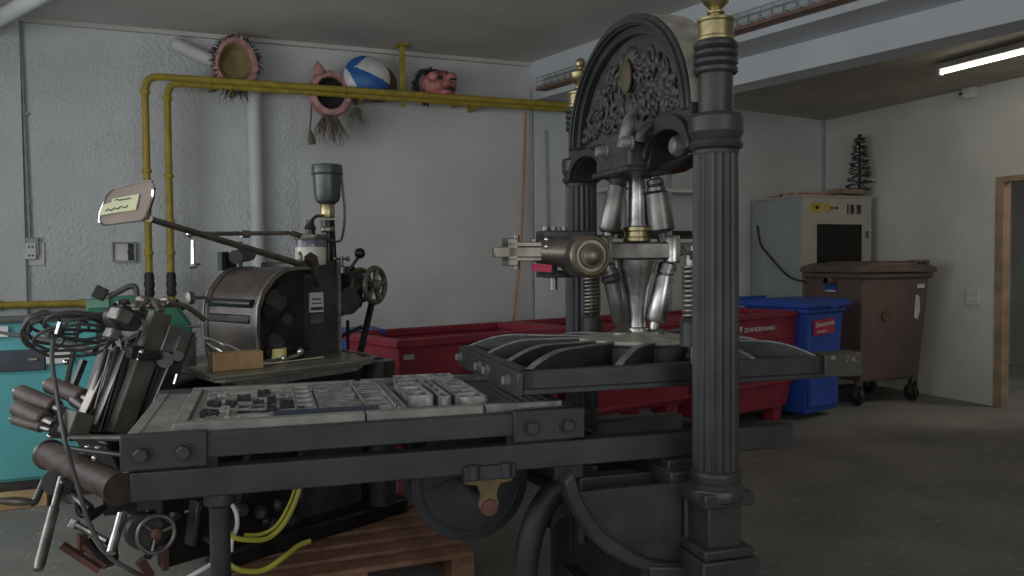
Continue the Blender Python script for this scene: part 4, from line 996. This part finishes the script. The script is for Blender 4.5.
# oil jar
j = (.715, .36)
jr = part('oil_jar', MB().rev([(.045, 1.375), (.070, 1.385), (.074, 1.40), (.074, 1.465), (.072, 1.47)], (*j, 0), n=32), GLASSW, H, 'milky oil jar')
sub('oil_level', MB().rev([(.0725, 1.47), (.0725, 1.505), (.070, 1.51)], (*j, 0), n=32), mat('bluish glass', (.12, .12, .16), .15), jr)
sub('jar_lid', MB().rev([(.078, 1.507), (.080, 1.512), (.080, 1.528), (.05, 1.532)], (*j, 0), n=32), LEVER, jr)
part('jar_valve', MB().rev([(.024, 1.53), (.024, 1.555), (.03, 1.56), (.018, 1.585), (.02, 1.60)], (*j, 0), n=14), BLACKM, H)
part('valve_wheel', MB().rev([(.03, 0), (.036, .006), (.036, .02), (.03, .026)], (j[0]+.11, j[1]+.01, 1.545), (0, 0, 1), 18), LEVER, H)
part('jar_holder', MB().prism([(-.04, 1.33), (.04, 1.33), (.045, 1.39), (.035, 1.43), (0, 1.45), (-.035, 1.43), (-.045, 1.39)], .26, .268, 'xz'), BROWNM, H)
for k in [o_ for o_ in H.children if o_.name.startswith('jar_holder')]: k.location.x += .645; k.location.z -= .005
# swinging rod with hanging pin
p0, p1 = A(190, 234, y=.3), A(290, 233, y=.33)
rd = part('swing_rod', MB().cyl(p0, p1, .010, n=12).cyl(p1, (.66, .35, 1.52), .014, n=12), LEVER, H)
sub('rod_joint', MB().rev([(.017, 0), (.017, .04)], A(241, 234, y=.32), (1, 0, 0)), LEVER, rd)
q0, q1 = A(193, 240, y=.3), A(193, 264, y=.3)
part('hanging_pin', MB().cyl(q0, q1, .009, n=12).rev([(.012, 0), (.018, .01), (.012, .02)], q1, (0, 0, -1)).cyl(q1, q1+Vector((.03, 0, 0)), .007).ball(p0, .016), CHROME, H)
# long arm carrying the brown reflector plate
a0, a1 = A(303, 265, y=.25), A(150, 219, y=-.18)
ar = part('swing_arm', MB().cyl(a1, a0, .011, .016, 14), LEVER, H, 'brown grey steel arm')
part('arm_pivot', MB().rev([(.03, 0), (.034, .01), (.034, .03), (.02, .04)], a0+Vector((.02, .02, -.01)), (0, -1, 0)).cyl(a0+Vector((.02, -.03, -.01)), a0+Vector((.06, -.03, -.10)), .01), BLACKM, H)
part('arm_clip', MB().ball(A(300, 258, y=.22), .02, (.6, .6, 1.6)), STEELD, H)
# reflector: rounded plate with a bright bent edge
def Q(u, v, y): return A(u, v, y=y)
cs = [*[Q(u, v, -.03-.17*(u-98)/56) for u, v in ((98, 222), (99, 212), (106, 195), (112, 189), (140, 181), (151, 180), (154, 188), (153, 198), (146, 218), (142, 221), (103, 226))]]
nrm = (cs[4]-cs[0]).cross(cs[8]-cs[0]).normalized()
if nrm.y > 0: nrm = -nrm
ins = [sum(cs, Vector())/len(cs)*.06+p*.94 for p in cs]
rf = part('reflector_plate', MB().grid([[p-nrm*.012 for p in cs], [p for p in cs], [p+nrm*.004 for p in ins], [p-nrm*.008 for p in ins]], closed_u=True, closed_v=True), CHROME, H, 'bright reflector rim')
sub('reflector_face', MB().face([p for p in ins]).face([p-nrm*.006 for p in ins][::-1]).grid([[p for p in ins], [p-nrm*.006 for p in ins]], closed_u=True), MIRR, rf)['label'] = 'brown reflector face'
def note(pts, off=.003):
    P_ = [Q(u, v, -.03-.17*(u-98)/56)+nrm*0 for u, v in pts]; ctr = cs[0]
    P_ = [p-nrm*((p-ctr).dot(nrm))+nrm*off for p in P_]
    return P_
n1 = note([(113, 199), (140, 194), (137, 210), (110, 214)], .005); n2 = note([(104, 205), (118, 201), (138, 203), (137, 209), (100, 216)], .007)
sub('paper_note', MB().grid([n1, [p-nrm*.002 for p in n1]], closed_u=True, cap=True), POST, rf)['label'] = 'yellow paper note'
sub('paper_note', MB().grid([n2, [p-nrm*.002 for p in n2]], closed_u=True, cap=True), POST, rf)['label'] = 'yellow paper note'
m = MB()
for pts in (((116, 200.5), (119, 199.6), (121, 200.6), (124, 199.2), (127, 199.6), (130, 198.2), (132, 198.6)), ((107, 211), (110, 209), (112, 211), (116, 208), (119, 209.5), (122, 206.5), (126, 208), (129, 205.5)), ):
    m.tube(note(pts, .0085), .0016, 5, sm=2)
sub('handwriting', m, INKM, rf)
# hand wheel at the right with levers behind
wc = Vector((1.09, .33, 1.275)); ax = Vector((.25, -1, 0)).normalized()
wh = part('hand_wheel', MB().ring(wc, ax, .088, .015, 36), LEVER, H)
sub('wheel_hub', MB().rev([(.03, -.02), (.03, .02), (.015, .03)], wc, ax), LEVER, wh)
a_ = ax.orthogonal().normalized(); b_ = ax.cross(a_)
for k in range(5):
    d_ = a_*math.cos(k*2*PI/5)+b_*math.sin(k*2*PI/5); sub('spoke', MB().tube([wc+d_*.02, wc+d_*.06, wc+d_*.085], lambda t: .012+.006*t, 8, sm=2), LEVER, wh)
part('wheel_rim_back', MB().ring(wc+Vector((-.045, .06, 0)), ax, .08, .014, 30), BRASSD, H)
part('wheel_shaft', MB().cyl(wc, (.88, .5, 1.275), .02), BLACKM, H)
part('gear_housing', MB().prism([(.88, 1.10), (1.07, 1.16), (1.08, 1.30), (1.02, 1.38), (.95, 1.34), (.88, 1.36)], .40, .58, 'xz'), BLACKM, H, bevel=.015)
part('gear_housing', MB().cyl((.93, .34, 1.2), (.93, .44, 1.2), .07).cyl((1.0, .36, 1.30), (1.0, .46, 1.30), .05), DARKM, H)
part('ball_lever', MB().cyl((.94, .38, 1.33), (1.005, .35, 1.425), .008).ball((1.01, .35, 1.44), .028), BLACKM, H)
part('valve', MB().cyl((.915, .38, 1.36), (.915, .38, 1.425), .010).cyl((.88, .38, 1.412), (.955, .38, 1.412), .006).ball((.88, .38, 1.412), .012).ball((.955, .38, 1.412), .012).rev([(.022, 1.34), (.022, 1.37), (.012, 1.38)], (.915, .38, 0)), STEELD, H)
part('side_stay', MB().bar((1.11, .38, 1.18), (1.02, .38, .90), .03, .02).bar((.95, .38, 1.10), (.95, .38, .95), .012, .012).bar((.90, .38, 1.02), (1.04, .38, 1.06), .012, .02), BLACKM, H)
# delivery table
TABM = mat('pale olive steel', (.22, .21, .165), .35, .2, .15, 9)
tb = part('delivery_table', MB().prism([(.02, -.02), (.0, .02), (.08, .47), (.12, .50), (.95, .50), (.80, .0), (.76, -.02)], .925, .945, 'xy'), TABM, H, 'pale olive steel table', bevel=.004)
sub('table_lip', MB().tube([(.10, .48, .948), (.0, .02, .948), (.03, -.02, .948), (.78, -.01, .948), (.93, .48, .948)], .007, 8, sm=4), TABM, tb)
sub('table_bracket', MB().prism([(.06, .925), (.75, .925), (.70, .90), (.12, .89)], .0, .02, 'xz').bx(.10, .70, .1, .14, .88, .925), EDGE, tb)
part('table_guard', MB().prism([(.06, .955), (.115, .955), (.115, 1.10), (.06, 1.10)], .36, .375, 'xz'), LEVER, H)
part('joggle_rail', MB().bar((-.10, .42, 1.21), (.14, .42, 1.06), .03, .018).bar((-.13, .50, 1.22), (.16, .50, 1.05), .03, .018), LEVER, H)
part('delivery_rod', MB().tube([(.14, .32, 1.05), (.2, .28, 1.0), (.26, .26, .99), (.30, .22, .965), (.42, .2, .965), (.52, .2, .975)], .010, 8).ball((.53, .2, .99), .018).ball((.44, .2, .968), .016), CHROME, H)
part('delivery_rod', MB().tube([(.14, .36, 1.08), (.24, .30, 1.03), (.32, .25, .98)], .007, 8), CHROME, H)
# black tilted bed, gripper plates
def slab(name, u0, v0, u1, v1, wpx, y, dep, m_, edge=True):
    p0, p1 = A(u0, v0, y=y), A(u1, v1, y=y); w_ = wpx
    d_ = (p1-p0).normalized(); s_ = Vector((d_.z, 0, -d_.x))
    if s_.x < 0: s_ = -s_
    q = [p0, p0+s_*w_, p1+s_*w_, p1]
    o_ = part(name, MB().grid([[p for p in q], [p+Vector((0, dep, 0)) for p in q]], closed_u=True, cap=True), m_, H, bevel=.004)
    return o_, p0, p1, s_
PLUM = mat('dark worn steel plate', (.036, .031, .038), .5, .2, .3, 6)
OLV = mat('olive brown steel bar', (.085, .08, .065), .55, .2, .2, 10)
slab('gripper_plate', 118, 352, 84, 432, .10, .24, .06, BLACKM)
for k_, (ua, va, ub, vb, w_, mm_) in enumerate(((106, 348, 84, 425, .012, PLUM), (110, 350, 88, 430, .008, STEELD), (116, 346, 93, 432, .020, PLUM), (123, 350, 99, 432, .007, LEVER), (127, 344, 104, 432, .022, PLUM), (136, 348, 110, 432, .006, STEELD), (149, 330, 118, 432, .012, BLACKM))):
    slab('gripper_slat', ua, va, ub, vb, w_, .21-.012*k_, .02, mm_)
slab('platen_plate', 140, 330, 108, 432, .10, .24, .30, BLACKM)
slab('clamp_bar', 155, 310, 112, 432, .075, .10, .05, OLV)
slab('bed_plate', 172, 325, 136, 430, .10, .12, .45, PLUM)
slab('bed_edge', 181, 335, 150, 410, .007, .07, .06, STEELD)
slab('bed_edge', 113, 350, 80, 425, .006, .20, .06, LEVER)
slab('bed_edge', 125, 350, 96, 425, .006, .15, .06, STEELD)
slab('ink_plate', 170, 324, 160, 352, .10, .08, .02, STEELD)
part('gripper_drum', MB().cyl(A(125, 318, y=.12), A(125, 318, y=.12)+Vector((-.01, .07, .0)), .045).cyl(A(133, 322, y=.1), A(133, 322, y=.1)+Vector((-.01, .07, 0)), .036), PLUM, H)
part('gripper_head', MB().box(A(120, 316, y=.10), (.06, .08, .05), Euler((0, .5, 0))).box(A(112, 334, y=.10), (.04, .06, .04), Euler((0, .5, 0))), STEELD, H, bevel=.006)
part('clamp', MB().box(A(146, 355, y=.06), (.09, .06, .03)).box(A(135, 352, y=.06), (.05, .05, .045)), BLACKM, H, bevel=.005)
part('clamp_screw', MB().cyl(A(137, 360, y=.04), A(141, 352, y=.04), .008).ball(A(141, 352, y=.04), .012), CHROME, H)
part('clamp_screw', MB().cyl(A(174, 384, y=.04), A(177, 374, y=.04), .006), CHROME, H)
part('knuckle', MB().cyl(A(165, 360, y=.05), A(165, 360, y=.3), .03).cyl(A(178, 356, y=.02), A(178, 356, y=.3), .02).cyl(A(150, 356, y=.08), A(180, 358, y=.06), .02), DARKM, H)
part('top_arm', MB().tube([A(128, 303, y=.5), A(150, 306, y=.4), A(165, 305, y=.35), A(185, 306, y=.35), A(205, 320, y=.35)], .011, 10), LEVER, H)
part('linkage', MB().tube([A(118, 302, y=.5), A(135, 310, y=.3), A(150, 300, y=.35), A(160, 312, y=.2)], .010, 8), LEVER, H)
for (u, v, r_) in ((140, 300, .02), (152, 303, .017), (131, 306, .018), (163, 300, .014), (158, 309, .014)):
    part('linkage_nut', MB().rev([(r_, 0), (r_, .04), (r_*.5, .05)], A(u, v, y=.38), (0, -1, 0), 8), LEVER, H)
# ink rollers standing out at the left
def roller(p0, p1, r_, pr, name='inking_roller'):
    p0, p1 = Vector(p0), Vector(p1); d_ = (p1-p0).normalized()
    o_ = part(name, MB().rev([(r_*.8, 0), (r_, .008), (r_, (p1-p0).length-.008), (r_*.8, (p1-p0).length)], p0, d_, 24), ROLLM, H)
    sub('roller_end', MB().cyl(p0-d_*pr, p0, r_*.35).rev([(r_*.45, 0), (r_*.45, .02)], p0-d_*pr, d_).cyl(p1, p1+d_*.07, r_*.6, r_*.5), STEELD, o_)
    return o_
for (u0, v0, u1, v1, y_, r_) in ((20, 393, 56, 408, .62, .034), (18, 408, 46, 421, .56, .034), (50, 385, 84, 398, .55, .034), (14, 420, 42, 428, .5, .018)):
    p0 = A(u0, v0, y=y_); z1 = p0.z-.02
    p1 = A(u1, v1, y=y_-.24); roller(p0, p1, r_, .03)
for m in (MB().bar(A(84, 360, y=.5), A(70, 395, y=.5), .03, .02), MB().bar(A(60, 436, y=.2), A(64, 412, y=.3), .05, .02), MB().cyl(A(60, 412, y=.32), A(95, 425, y=.25), .022), MB().cyl(A(75, 400, y=.34), A(96, 415, y=.2), .025)): part('roller_frame', m, DARKM, H)
part('guide_rod', MB().cyl(A(70, 438, y=.1), A(130, 438, y=-.02), .012).cyl(A(68, 448, y=.1), A(130, 456, y=-.0), .009), STEELD, H)
for (u, v) in ((88, 447), (98, 448), (95, 458), (66, 362), (56, 336), (62, 436), (50, 436)):
    part('polished_nut', MB().ball(A(u, v, y=.1 if u > 80 else .4), .012), CHROME, H)
part('mount_block', MB().box(A(76, 424, y=.15), (.07, .10, .09), Euler((0, .4, 0))), OLV, H, bevel=.005)
part('lower_frame', MB().prism([(-.22, .52), (.14, .40), (.16, .90), (-.06, .90), (-.18, .74), (-.30, .70)], .30, .62, 'xz'), BLACKM, H, bevel=.01)
for i in range(9):
    p = A(88+rl.uniform(0, 70), 395+rl.uniform(0, 50), y=.24)
    part('cam', MB().rev([(.015, 0), (rl.uniform(.02, .04), .004), (rl.uniform(.02, .035), .03), (.01, .035)], p, (rl.uniform(-.3, .3), -1, 0), 14), (BLACKM, PLUM, STEELD)[i % 3], H)
# big brown cylinder with crank and struts
c0, c1 = A(50, 455, y=.62), A(121, 489, y=-.06)
cd_ = (c1-c0).normalized()
cy_ = part('brown_cylinder', MB().rev([(.045, 0), (.054, .005), (.054, (c1-c0).length*.45), (.058, (c1-c0).length*.46), (.058, (c1-c0).length*.49), (.054, (c1-c0).length*.5), (.054, (c1-c0).length-.02), (.06, (c1-c0).length-.018), (.06, (c1-c0).length)], c0, cd_, 28), ROLLM, H)
sub('cylinder_cap', MB().rev([(.045, 0), (.062, .004), (.062, .02), (.054, .024)], c0-cd_*.02, cd_).rev([(.012, 0), (.012, .05), (.022, .055), (.022, .07)], c0-cd_*.08, cd_), STEELD, cy_)
part('crank_arm', MB().tube([A(56, 474, y=.5), A(46, 478, y=.5), A(36, 500, y=.48), A(31, 503, y=.48)], .014, 10, sm=4), DARKM, H)
part('crank_handle', MB().rev([(.010, 0), (.016, .02), (.018, .06), (.012, .11), (.006, .125)], A(32, 502, y=.48), A(5, 501, y=.50)-A(32, 502, y=.48)), LEVER, H)
part('crank_hub', MB().cyl(A(56, 482, y=.50), A(56, 482, y=.38), .05).cyl(A(72, 494, y=.40), A(72, 494, y=.32), .038), BLACKM, H)
b0, b1 = A(62, 478, y=.30), A(38, 570, y=.10)
part('steel_strut', MB().rev([(.014, 0), (.014, .12), (.018, .125), (.019, (b1-b0).length-.02), (.015, (b1-b0).length)], b0, b1-b0, 16), STEELD, H)
part('strut_block', MB().box(A(64, 487, y=.29), (.05, .04, .05), Euler((0, .3, 0))).cyl(A(70, 494, y=.29), A(90, 510, y=.2), .02), STEELD, H, bevel=.005)
part('steel_strut', MB().cyl(A(122, 514, y=-.05), A(111, 553, y=-.12), .016), STEEL, H, 'bright steel strut')
part('steel_strut', MB().cyl(A(75, 524, y=.2), A(108, 542, y=.0), .012).cyl(A(72, 528, y=.2), A(76, 520, y=.2), .018), STEELD, H)
part('linkage', MB().tube([A(78, 500, y=.25), A(82, 515, y=.2), A(105, 507, y=.2), A(88, 520, y=.2)], .012, 8), BLACKM, H)
part('linkage', MB().tube([A(88, 540, y=.15), A(100, 556, y=.1), A(115, 560, y=.1), A(112, 540, y=.15)], .012, 8), BLACKM, H)
# lower hand wheel
wc = A(156, 534, y=-.18); ax = Vector((-.15, -1, .1)).normalized()
w2 = part('speed_wheel', MB().ring(wc, ax, .062, .008, 36), STEELD, H)
sub('wheel_hub', MB().rev([(.02, -.03), (.02, .01), (.01, .02)], wc, ax), REDB, w2)
a_ = ax.orthogonal().normalized(); b2 = ax.cross(a_)
for k in range(3):
    d_ = a_*math.cos(k*2*PI/3+.5)+b2*math.sin(k*2*PI/3+.5); sub('spoke', MB().cyl(wc+d_*.015, wc+d_*.06, .006), STEELD, w2)
part('speed_drum', MB().cyl(wc-ax*.03, wc-ax*.18, .055).ring(wc-ax*.08, ax, .056, .01), BLACKM, H)
part('speed_drum', MB().cyl(wc-ax*.02+Vector((-.03, 0, .01)), wc-ax*.06+Vector((-.03, 0, .01)), .06), DARKM, H)
for k_ in range(14):
    p_ = A(rl.uniform(96, 200), rl.uniform(300, 352), y=rl.uniform(.2, .4))
    part('fitting', MB().cyl(p_, p_+Vector((rl.uniform(-.04, .05), rl.uniform(-.05, .02), rl.uniform(-.05, .05))), rl.uniform(.006, .014)), (DARKM, LEVER, BLACKM, STEELD)[k_ % 4], H)
for k_ in range(10):
    p_ = A(rl.uniform(135, 205), rl.uniform(505, 545), y=rl.uniform(.02, .08))
    part('fitting', MB().cyl(p_, p_+Vector((rl.uniform(-.08, .08), -.03, rl.uniform(-.06, .06))), rl.uniform(.006, .02)), (DARKM, STEELD, BLACKM)[k_ % 3], H)
for k_ in range(8):
    p_ = A(rl.uniform(240, 300), rl.uniform(500, 530), y=.08)
    part('fitting', MB().rev([(.02, 0), (.03, .01), (.018, .03)], p_, (rl.uniform(-.5, .5), -1, 0), 12), (DARKM, BLACKM, PLUM)[k_ % 3], H)
part('side_door', MB().bx(-.16, .12, .14, .20, .20, .70), BLACKM, H, bevel=.01)
part('side_bracket', MB().bar(A(196, 500, y=0), A(190, 545, y=0), .06, .02), DARKM, H, bevel=.005)
part('floor_bracket', MB().bar(A(62, 545, y=.18), A(100, 570, y=.1), .03, .02).bar(A(85, 545, y=.18), A(108, 566, y=.1), .03, .02).bar(A(82, 534, y=.2), A(82, 552, y=.2), .03, .03).bar(A(110, 545, y=.1), A(110, 566, y=.1), .02, .02), REDB, H, 'reddish brown bracket')
part('floor_bracket', MB().bar(A(140, 560, y=.0), A(150, 576, y=.0), .03, .03).bar(A(165, 545, y=.0), A(165, 570, y=.0), .02, .02), REDB, H, 'reddish brown bracket')

# things on the delivery table
def hobj(name, mb, m_, label, cat, **k):
    o_ = mb.build(name, m_, **k); o_.matrix_world = HF.m @ Matrix.Translation(o_.location); return tag(o_, label, cat)
bx0, bx1 = .16, .47
t = thing('cardboard_box', 'small open brown cardboard box lying on the delivery table', 'box', (.115, 3.605, .945), math.radians(12))
m = MB().bx(0, .205, -.0, .085, .001, .074); part('carton', m, CARD, t, bevel=.002)
part('end_flap', MB().bx(-.004, .0, -.002, .087, .001, .076), CARDL, t)
t = thing('tape_roll', 'roll of pale yellow tape standing beside the cardboard box', 'tape', WO.at(277, 362.5, z=.946), 0)
part('tape', MB().rev([(.022, .001), (.042, .001), (.043, .004), (.043, .062), (.042, .065), (.022, .065)], (0, 0, 0), n=32), TAPEY, t)
part('core', MB().rev([(.021, .0015), (.021, .0575)], (0, 0, 0), n=24), CARD, t)
hobj('paper_strip', MB().bar(A(222, 369, z=.952), A(323, 357, z=.952), .014, .004), PAPER, 'long pale strip lying along the front of the delivery table', 'strip', bevel=.001)

# black cable bundle looped over the machine
CBM = mat('black grey cable', (.075, .075, .072), .5)
hub = A(52, 330, y=.45)
def loopc(cu, cv, ru, rv, y, tilt, ph=0, n=16, jit=.0):
    pts = []
    for k in range(n):
        a = 2*PI*k/n+ph; u = cu+ru*math.cos(a)+tilt*math.sin(a); v = cv+rv*math.sin(a)
        pts.append(HF.m @ A(u+rl.uniform(-jit, jit), v+rl.uniform(-jit, jit), y=y+.05*math.sin(a)))
    return pts
t = thing('cable_coil', 'coiled black cables hanging over the left side of the platen press', 'cable', HF.m @ Vector((-.3, .4, .9)))
for cu, cv, ru, rv, y_, tl, rr_ in ((70, 331, 43, 15, .36, -3, .0065), (66, 335, 45, 22, .34, 4, .0065), (76, 326, 32, 13, .30, 6, .006), (86, 322, 46, 9, .40, 8, .007), (44, 332, 20, 20, .38, 2, .006), (72, 338, 38, 13, .32, -6, .006), (60, 325, 30, 9, .42, 3, .006), (90, 330, 30, 12, .33, -4, .006)):
    part('loop', MB().tube(loopc(cu, cv, ru, rv, y_, tl, jit=1.2), rr_, 8, closed=True, sm=3), CBM, t, inv=True)
part('hanging_end', MB().tube([HF.m @ A(u, v, y=y_) for u, v, y_ in ((54, 335, .30), (52, 360, .28), (57, 395, .25), (62, 425, .15), (66, 445, .08), (76, 480, .05), (90, 525, .0), (108, 555, -.05), (130, 570, -.1), (150, 580, -.1))], .008, 8), CBM, t, inv=True)
part('plug', MB().cyl(HF.m @ A(56, 334, y=.27), HF.m @ A(60, 322, y=.27), .008), CHROME, t, 'bright plug end', inv=True)
part('plug', MB().cyl(HF.m @ A(47, 338, y=.3), HF.m @ A(50, 326, y=.3), .012), CBM, t, inv=True)
part('cable_tie', MB().ring(HF.m @ A(28, 326, y=.36), (1, .5, .3), .02, .006), BLKT, t, inv=True)
t = thing('hose', 'black bent hose standing up on the green machine at the left', 'hose', HF.m @ Vector((-.1, .9, 1.2)))
part('pipe', MB().tube([WO.at(u, v, y=4.35) for u, v in ((108, 297), (118, 292), (128, 287), (135, 287), (137, 296))], .014, 10), CBM, t, inv=True)
part('plug', MB().box(WO.at(100, 293, y=4.35), (.06, .04, .06), Euler((0, .5, 0))), BLKT, t, inv=True, bevel=.006)
tag(MB().cyl(WO.at(-2, 332, y=4.2), WO.at(60, 343, y=4.1), .006, .016).cyl(WO.at(60, 343, y=4.1), WO.at(95, 352, y=4.0), .018).build('pointed_rod', CBM), 'dark tapering rod pointing left in front of the teal cabinet', 'rod')

# pallet under the platen press
t = thing('pallet', 'reddish wooden pallet under the platen press', 'pallet', (.52, 3.3, 0))
PW0, PW1, PY0, PY1 = .12, 1.15, 3.32, 4.35
for k in range(7):
    y = PY0+k*(PY1-PY0-.1)/6; part('deck_board', MB().bx(PW0, PW1, y, y+.10, .118, .14), PINE, t, inv=True, bevel=.003)
for x in (PW0, (PW0+PW1)/2-.05, PW1-.10):
    part('stringer', MB().bx(x, x+.10, PY0, PY1, .095, .118), PINE, t, inv=True, bevel=.003)
    part('bottom_board', MB().bx(x, x+.10, PY0, PY1, 0, .02), PINE, t, inv=True, bevel=.003)
    for y in (PY0, (PY0+PY1)/2-.05, PY1-.12): part('block', MB().bx(x, x+.10, y, y+.12, .02, .095), PINE, t, inv=True, bevel=.003)
# hoses and cables under the rails
def wob(pts, r_, m_, nm, lb_, cat): return tag(MB().tube([PRF.m @ PRF.at(u, v, y=y_) for u, v, y_ in pts], r_, 10).build(nm, m_), lb_, cat, 'yellow hoses under the rails' if cat == 'hose' else 'white cables under the rails')
wob([(300, 488, .50), (294, 505, .48), (283, 525, .44), (268, 538, .40), (250, 540, .36), (232, 536, .34), (222, 520, .36)], .0095, YHOSE, 'hose', 'yellow hose curving down from the rail, upper of the two', 'hose')
wob([(296, 486, .53), (289, 505, .50), (277, 525, .46), (262, 534, .43), (245, 535, .40)], .007, YHOSE, 'hose', 'thinner yellow hose running inside the upper yellow hose bend', 'hose')
wob([(310, 541, .48), (298, 546, .45), (284, 557, .40), (264, 570, .36), (245, 571, .33), (232, 566, .32), (222, 556, .33)], .010, YHOSE, 'hose', 'yellow hose lying lowest behind the thin press leg', 'hose')
wob([(229, 500, .40), (236, 512, .40), (237, 526, .38), (232, 540, .36), (231, 552, .35)], .008, WCAB, 'cable', 'white cable hanging right behind the thin press leg', 'cable')
wob([(215, 562, .25), (198, 572, .22), (180, 582, .2)], .008, WCAB, 'cable', 'white cable running down left of the thin press leg', 'cable')

# ================================================================== FAR LEFT
# teal cabinet
TY0 = WO.at(0, 484, z=.12).y; TY1 = TY0+.55
def tq(u, v): return WO.at(u, v, y=TY0)
TX0, TX1, TT = tq(0, 400).x-1.1, tq(98, 400).x, tq(40, 322).z
t = thing('teal_cabinet', 'teal cabinet with a dark drawer band standing at the far left', 'cabinet', ((TX0+TX1)/2, TY0, 0))
part('body', MB().bx(TX0, TX1, TY0+.02, TY1, .12, TT), TEAL, t, inv=True, bevel=.006)
part('plinth', MB().bx(TX0+.02, TX1-.02, TY0+.03, TY1, .0, .12), DARKM, t, inv=True)
part('top_board', MB().bx(TX0, TX1+.01, TY0-.005, TY1, TT, TT+.012), DARKM, t, inv=True)
z0_, z1_ = tq(20, 371).z, tq(20, 350).z
part('door', MB().bx(TX0+.02, TX1-.02, TY0, TY0+.02, .14, z0_-.02), TEAL, t, inv=True, bevel=.004)
dw = part('drawer', MB().bx(TX0+.3, tq(45, 360).x, TY0-.004, TY0+.02, z0_, z1_), NAVY, t, 'dark blue grey drawer', inv=True, bevel=.004)
h_ = tq(33, 359); subw('handle', MB().box(h_+Vector((0, -.01, 0)), (.045, .012, .010)), BRASS, dw)
part('drawer', MB().bx(tq(46, 360).x, tq(74, 360).x, TY0-.004, TY0+.02, (z0_+z1_)/2-.03, z1_), WHITEP, t, 'white drawer front', inv=True, bevel=.004)
part('note', MB().bx(tq(-20, 320).x, tq(8, 320).x, TY0-.006, TY0-.001, tq(0, 337).z, tq(0, 326).z), LABW, t, 'white sheet', inv=True)
tag(MB().bar(WO.at(80, 316, y=4.45), WO.at(64, 398, y=4.45), .06, .02).build('wooden_batten', bevel=.003, m=OLV), 'leaning olive batten behind the coiled cables', 'slat')
# loose board in front of the teal cabinet
t = thing('board', 'flat wooden board on the floor in front of the teal cabinet', 'board', (-1.0, 4.9, 0))
part('plank', MB().bx(-1.9, WO.at(48, 505, z=0).x, WO.at(0, 511, z=0).y, TY0+.01, .0, .07), mat('pale pine', (.42, .27, .13), .7, 0, .15, 5), t, inv=True, bevel=.004)

# green machine behind the platen press
t = thing('green_machine', 'green enamelled machine standing behind the platen press by the wall', 'machine', WO.at(140, 330, y=5.0).xy.to_3d())
g = lambda u, v: WO.at(u, v, y=5.0)
def gp(pts, dep, z0=None):
    return MB().prism([(p.x, p.z) for p in [g(u, v) for u, v in pts]], 5.0, 5.0+dep, 'xz')
part('top_beam', gp([(88, 299), (138, 296), (142, 312), (86, 314)], .25), GREENM, t, inv=True, bevel=.01)
part('light_panel', MB().prism([(p.x, p.z) for p in [g(u, v) for u, v in ((86, 300), (109, 299), (109, 307), (86, 308))]], 4.99, 5.0, 'xz'), mat('light green panel', (.16, .33, .24), .5), t, inv=True)
part('arm', gp([(135, 302), (172, 300), (192, 325), (192, 352), (182, 352), (176, 330), (150, 318), (138, 314)], .2), GREENM, t, inv=True, bevel=.01)
part('housing', gp([(118, 310), (188, 330), (192, 420), (112, 420)], .4), GREENM, t, inv=True, bevel=.015)
px_ = g(150, 420); part('pedestal', MB().bx(px_.x-.25, px_.x+.15, 5.02, 5.4, 0, px_.z+.05), BLACKM, t, inv=True, bevel=.01)
part('bolt', MB().hexb(g(125, 303), (0, -1, 0), .018, .02), BLACKM, t, inv=True)

# ---------------------------------------------------------------- render look
vs = SC.view_settings; vs.view_transform = 'Standard'; vs.look = 'None'; vs.gamma = 1; vs.use_curve_mapping = False
vs.exposure = 0.32
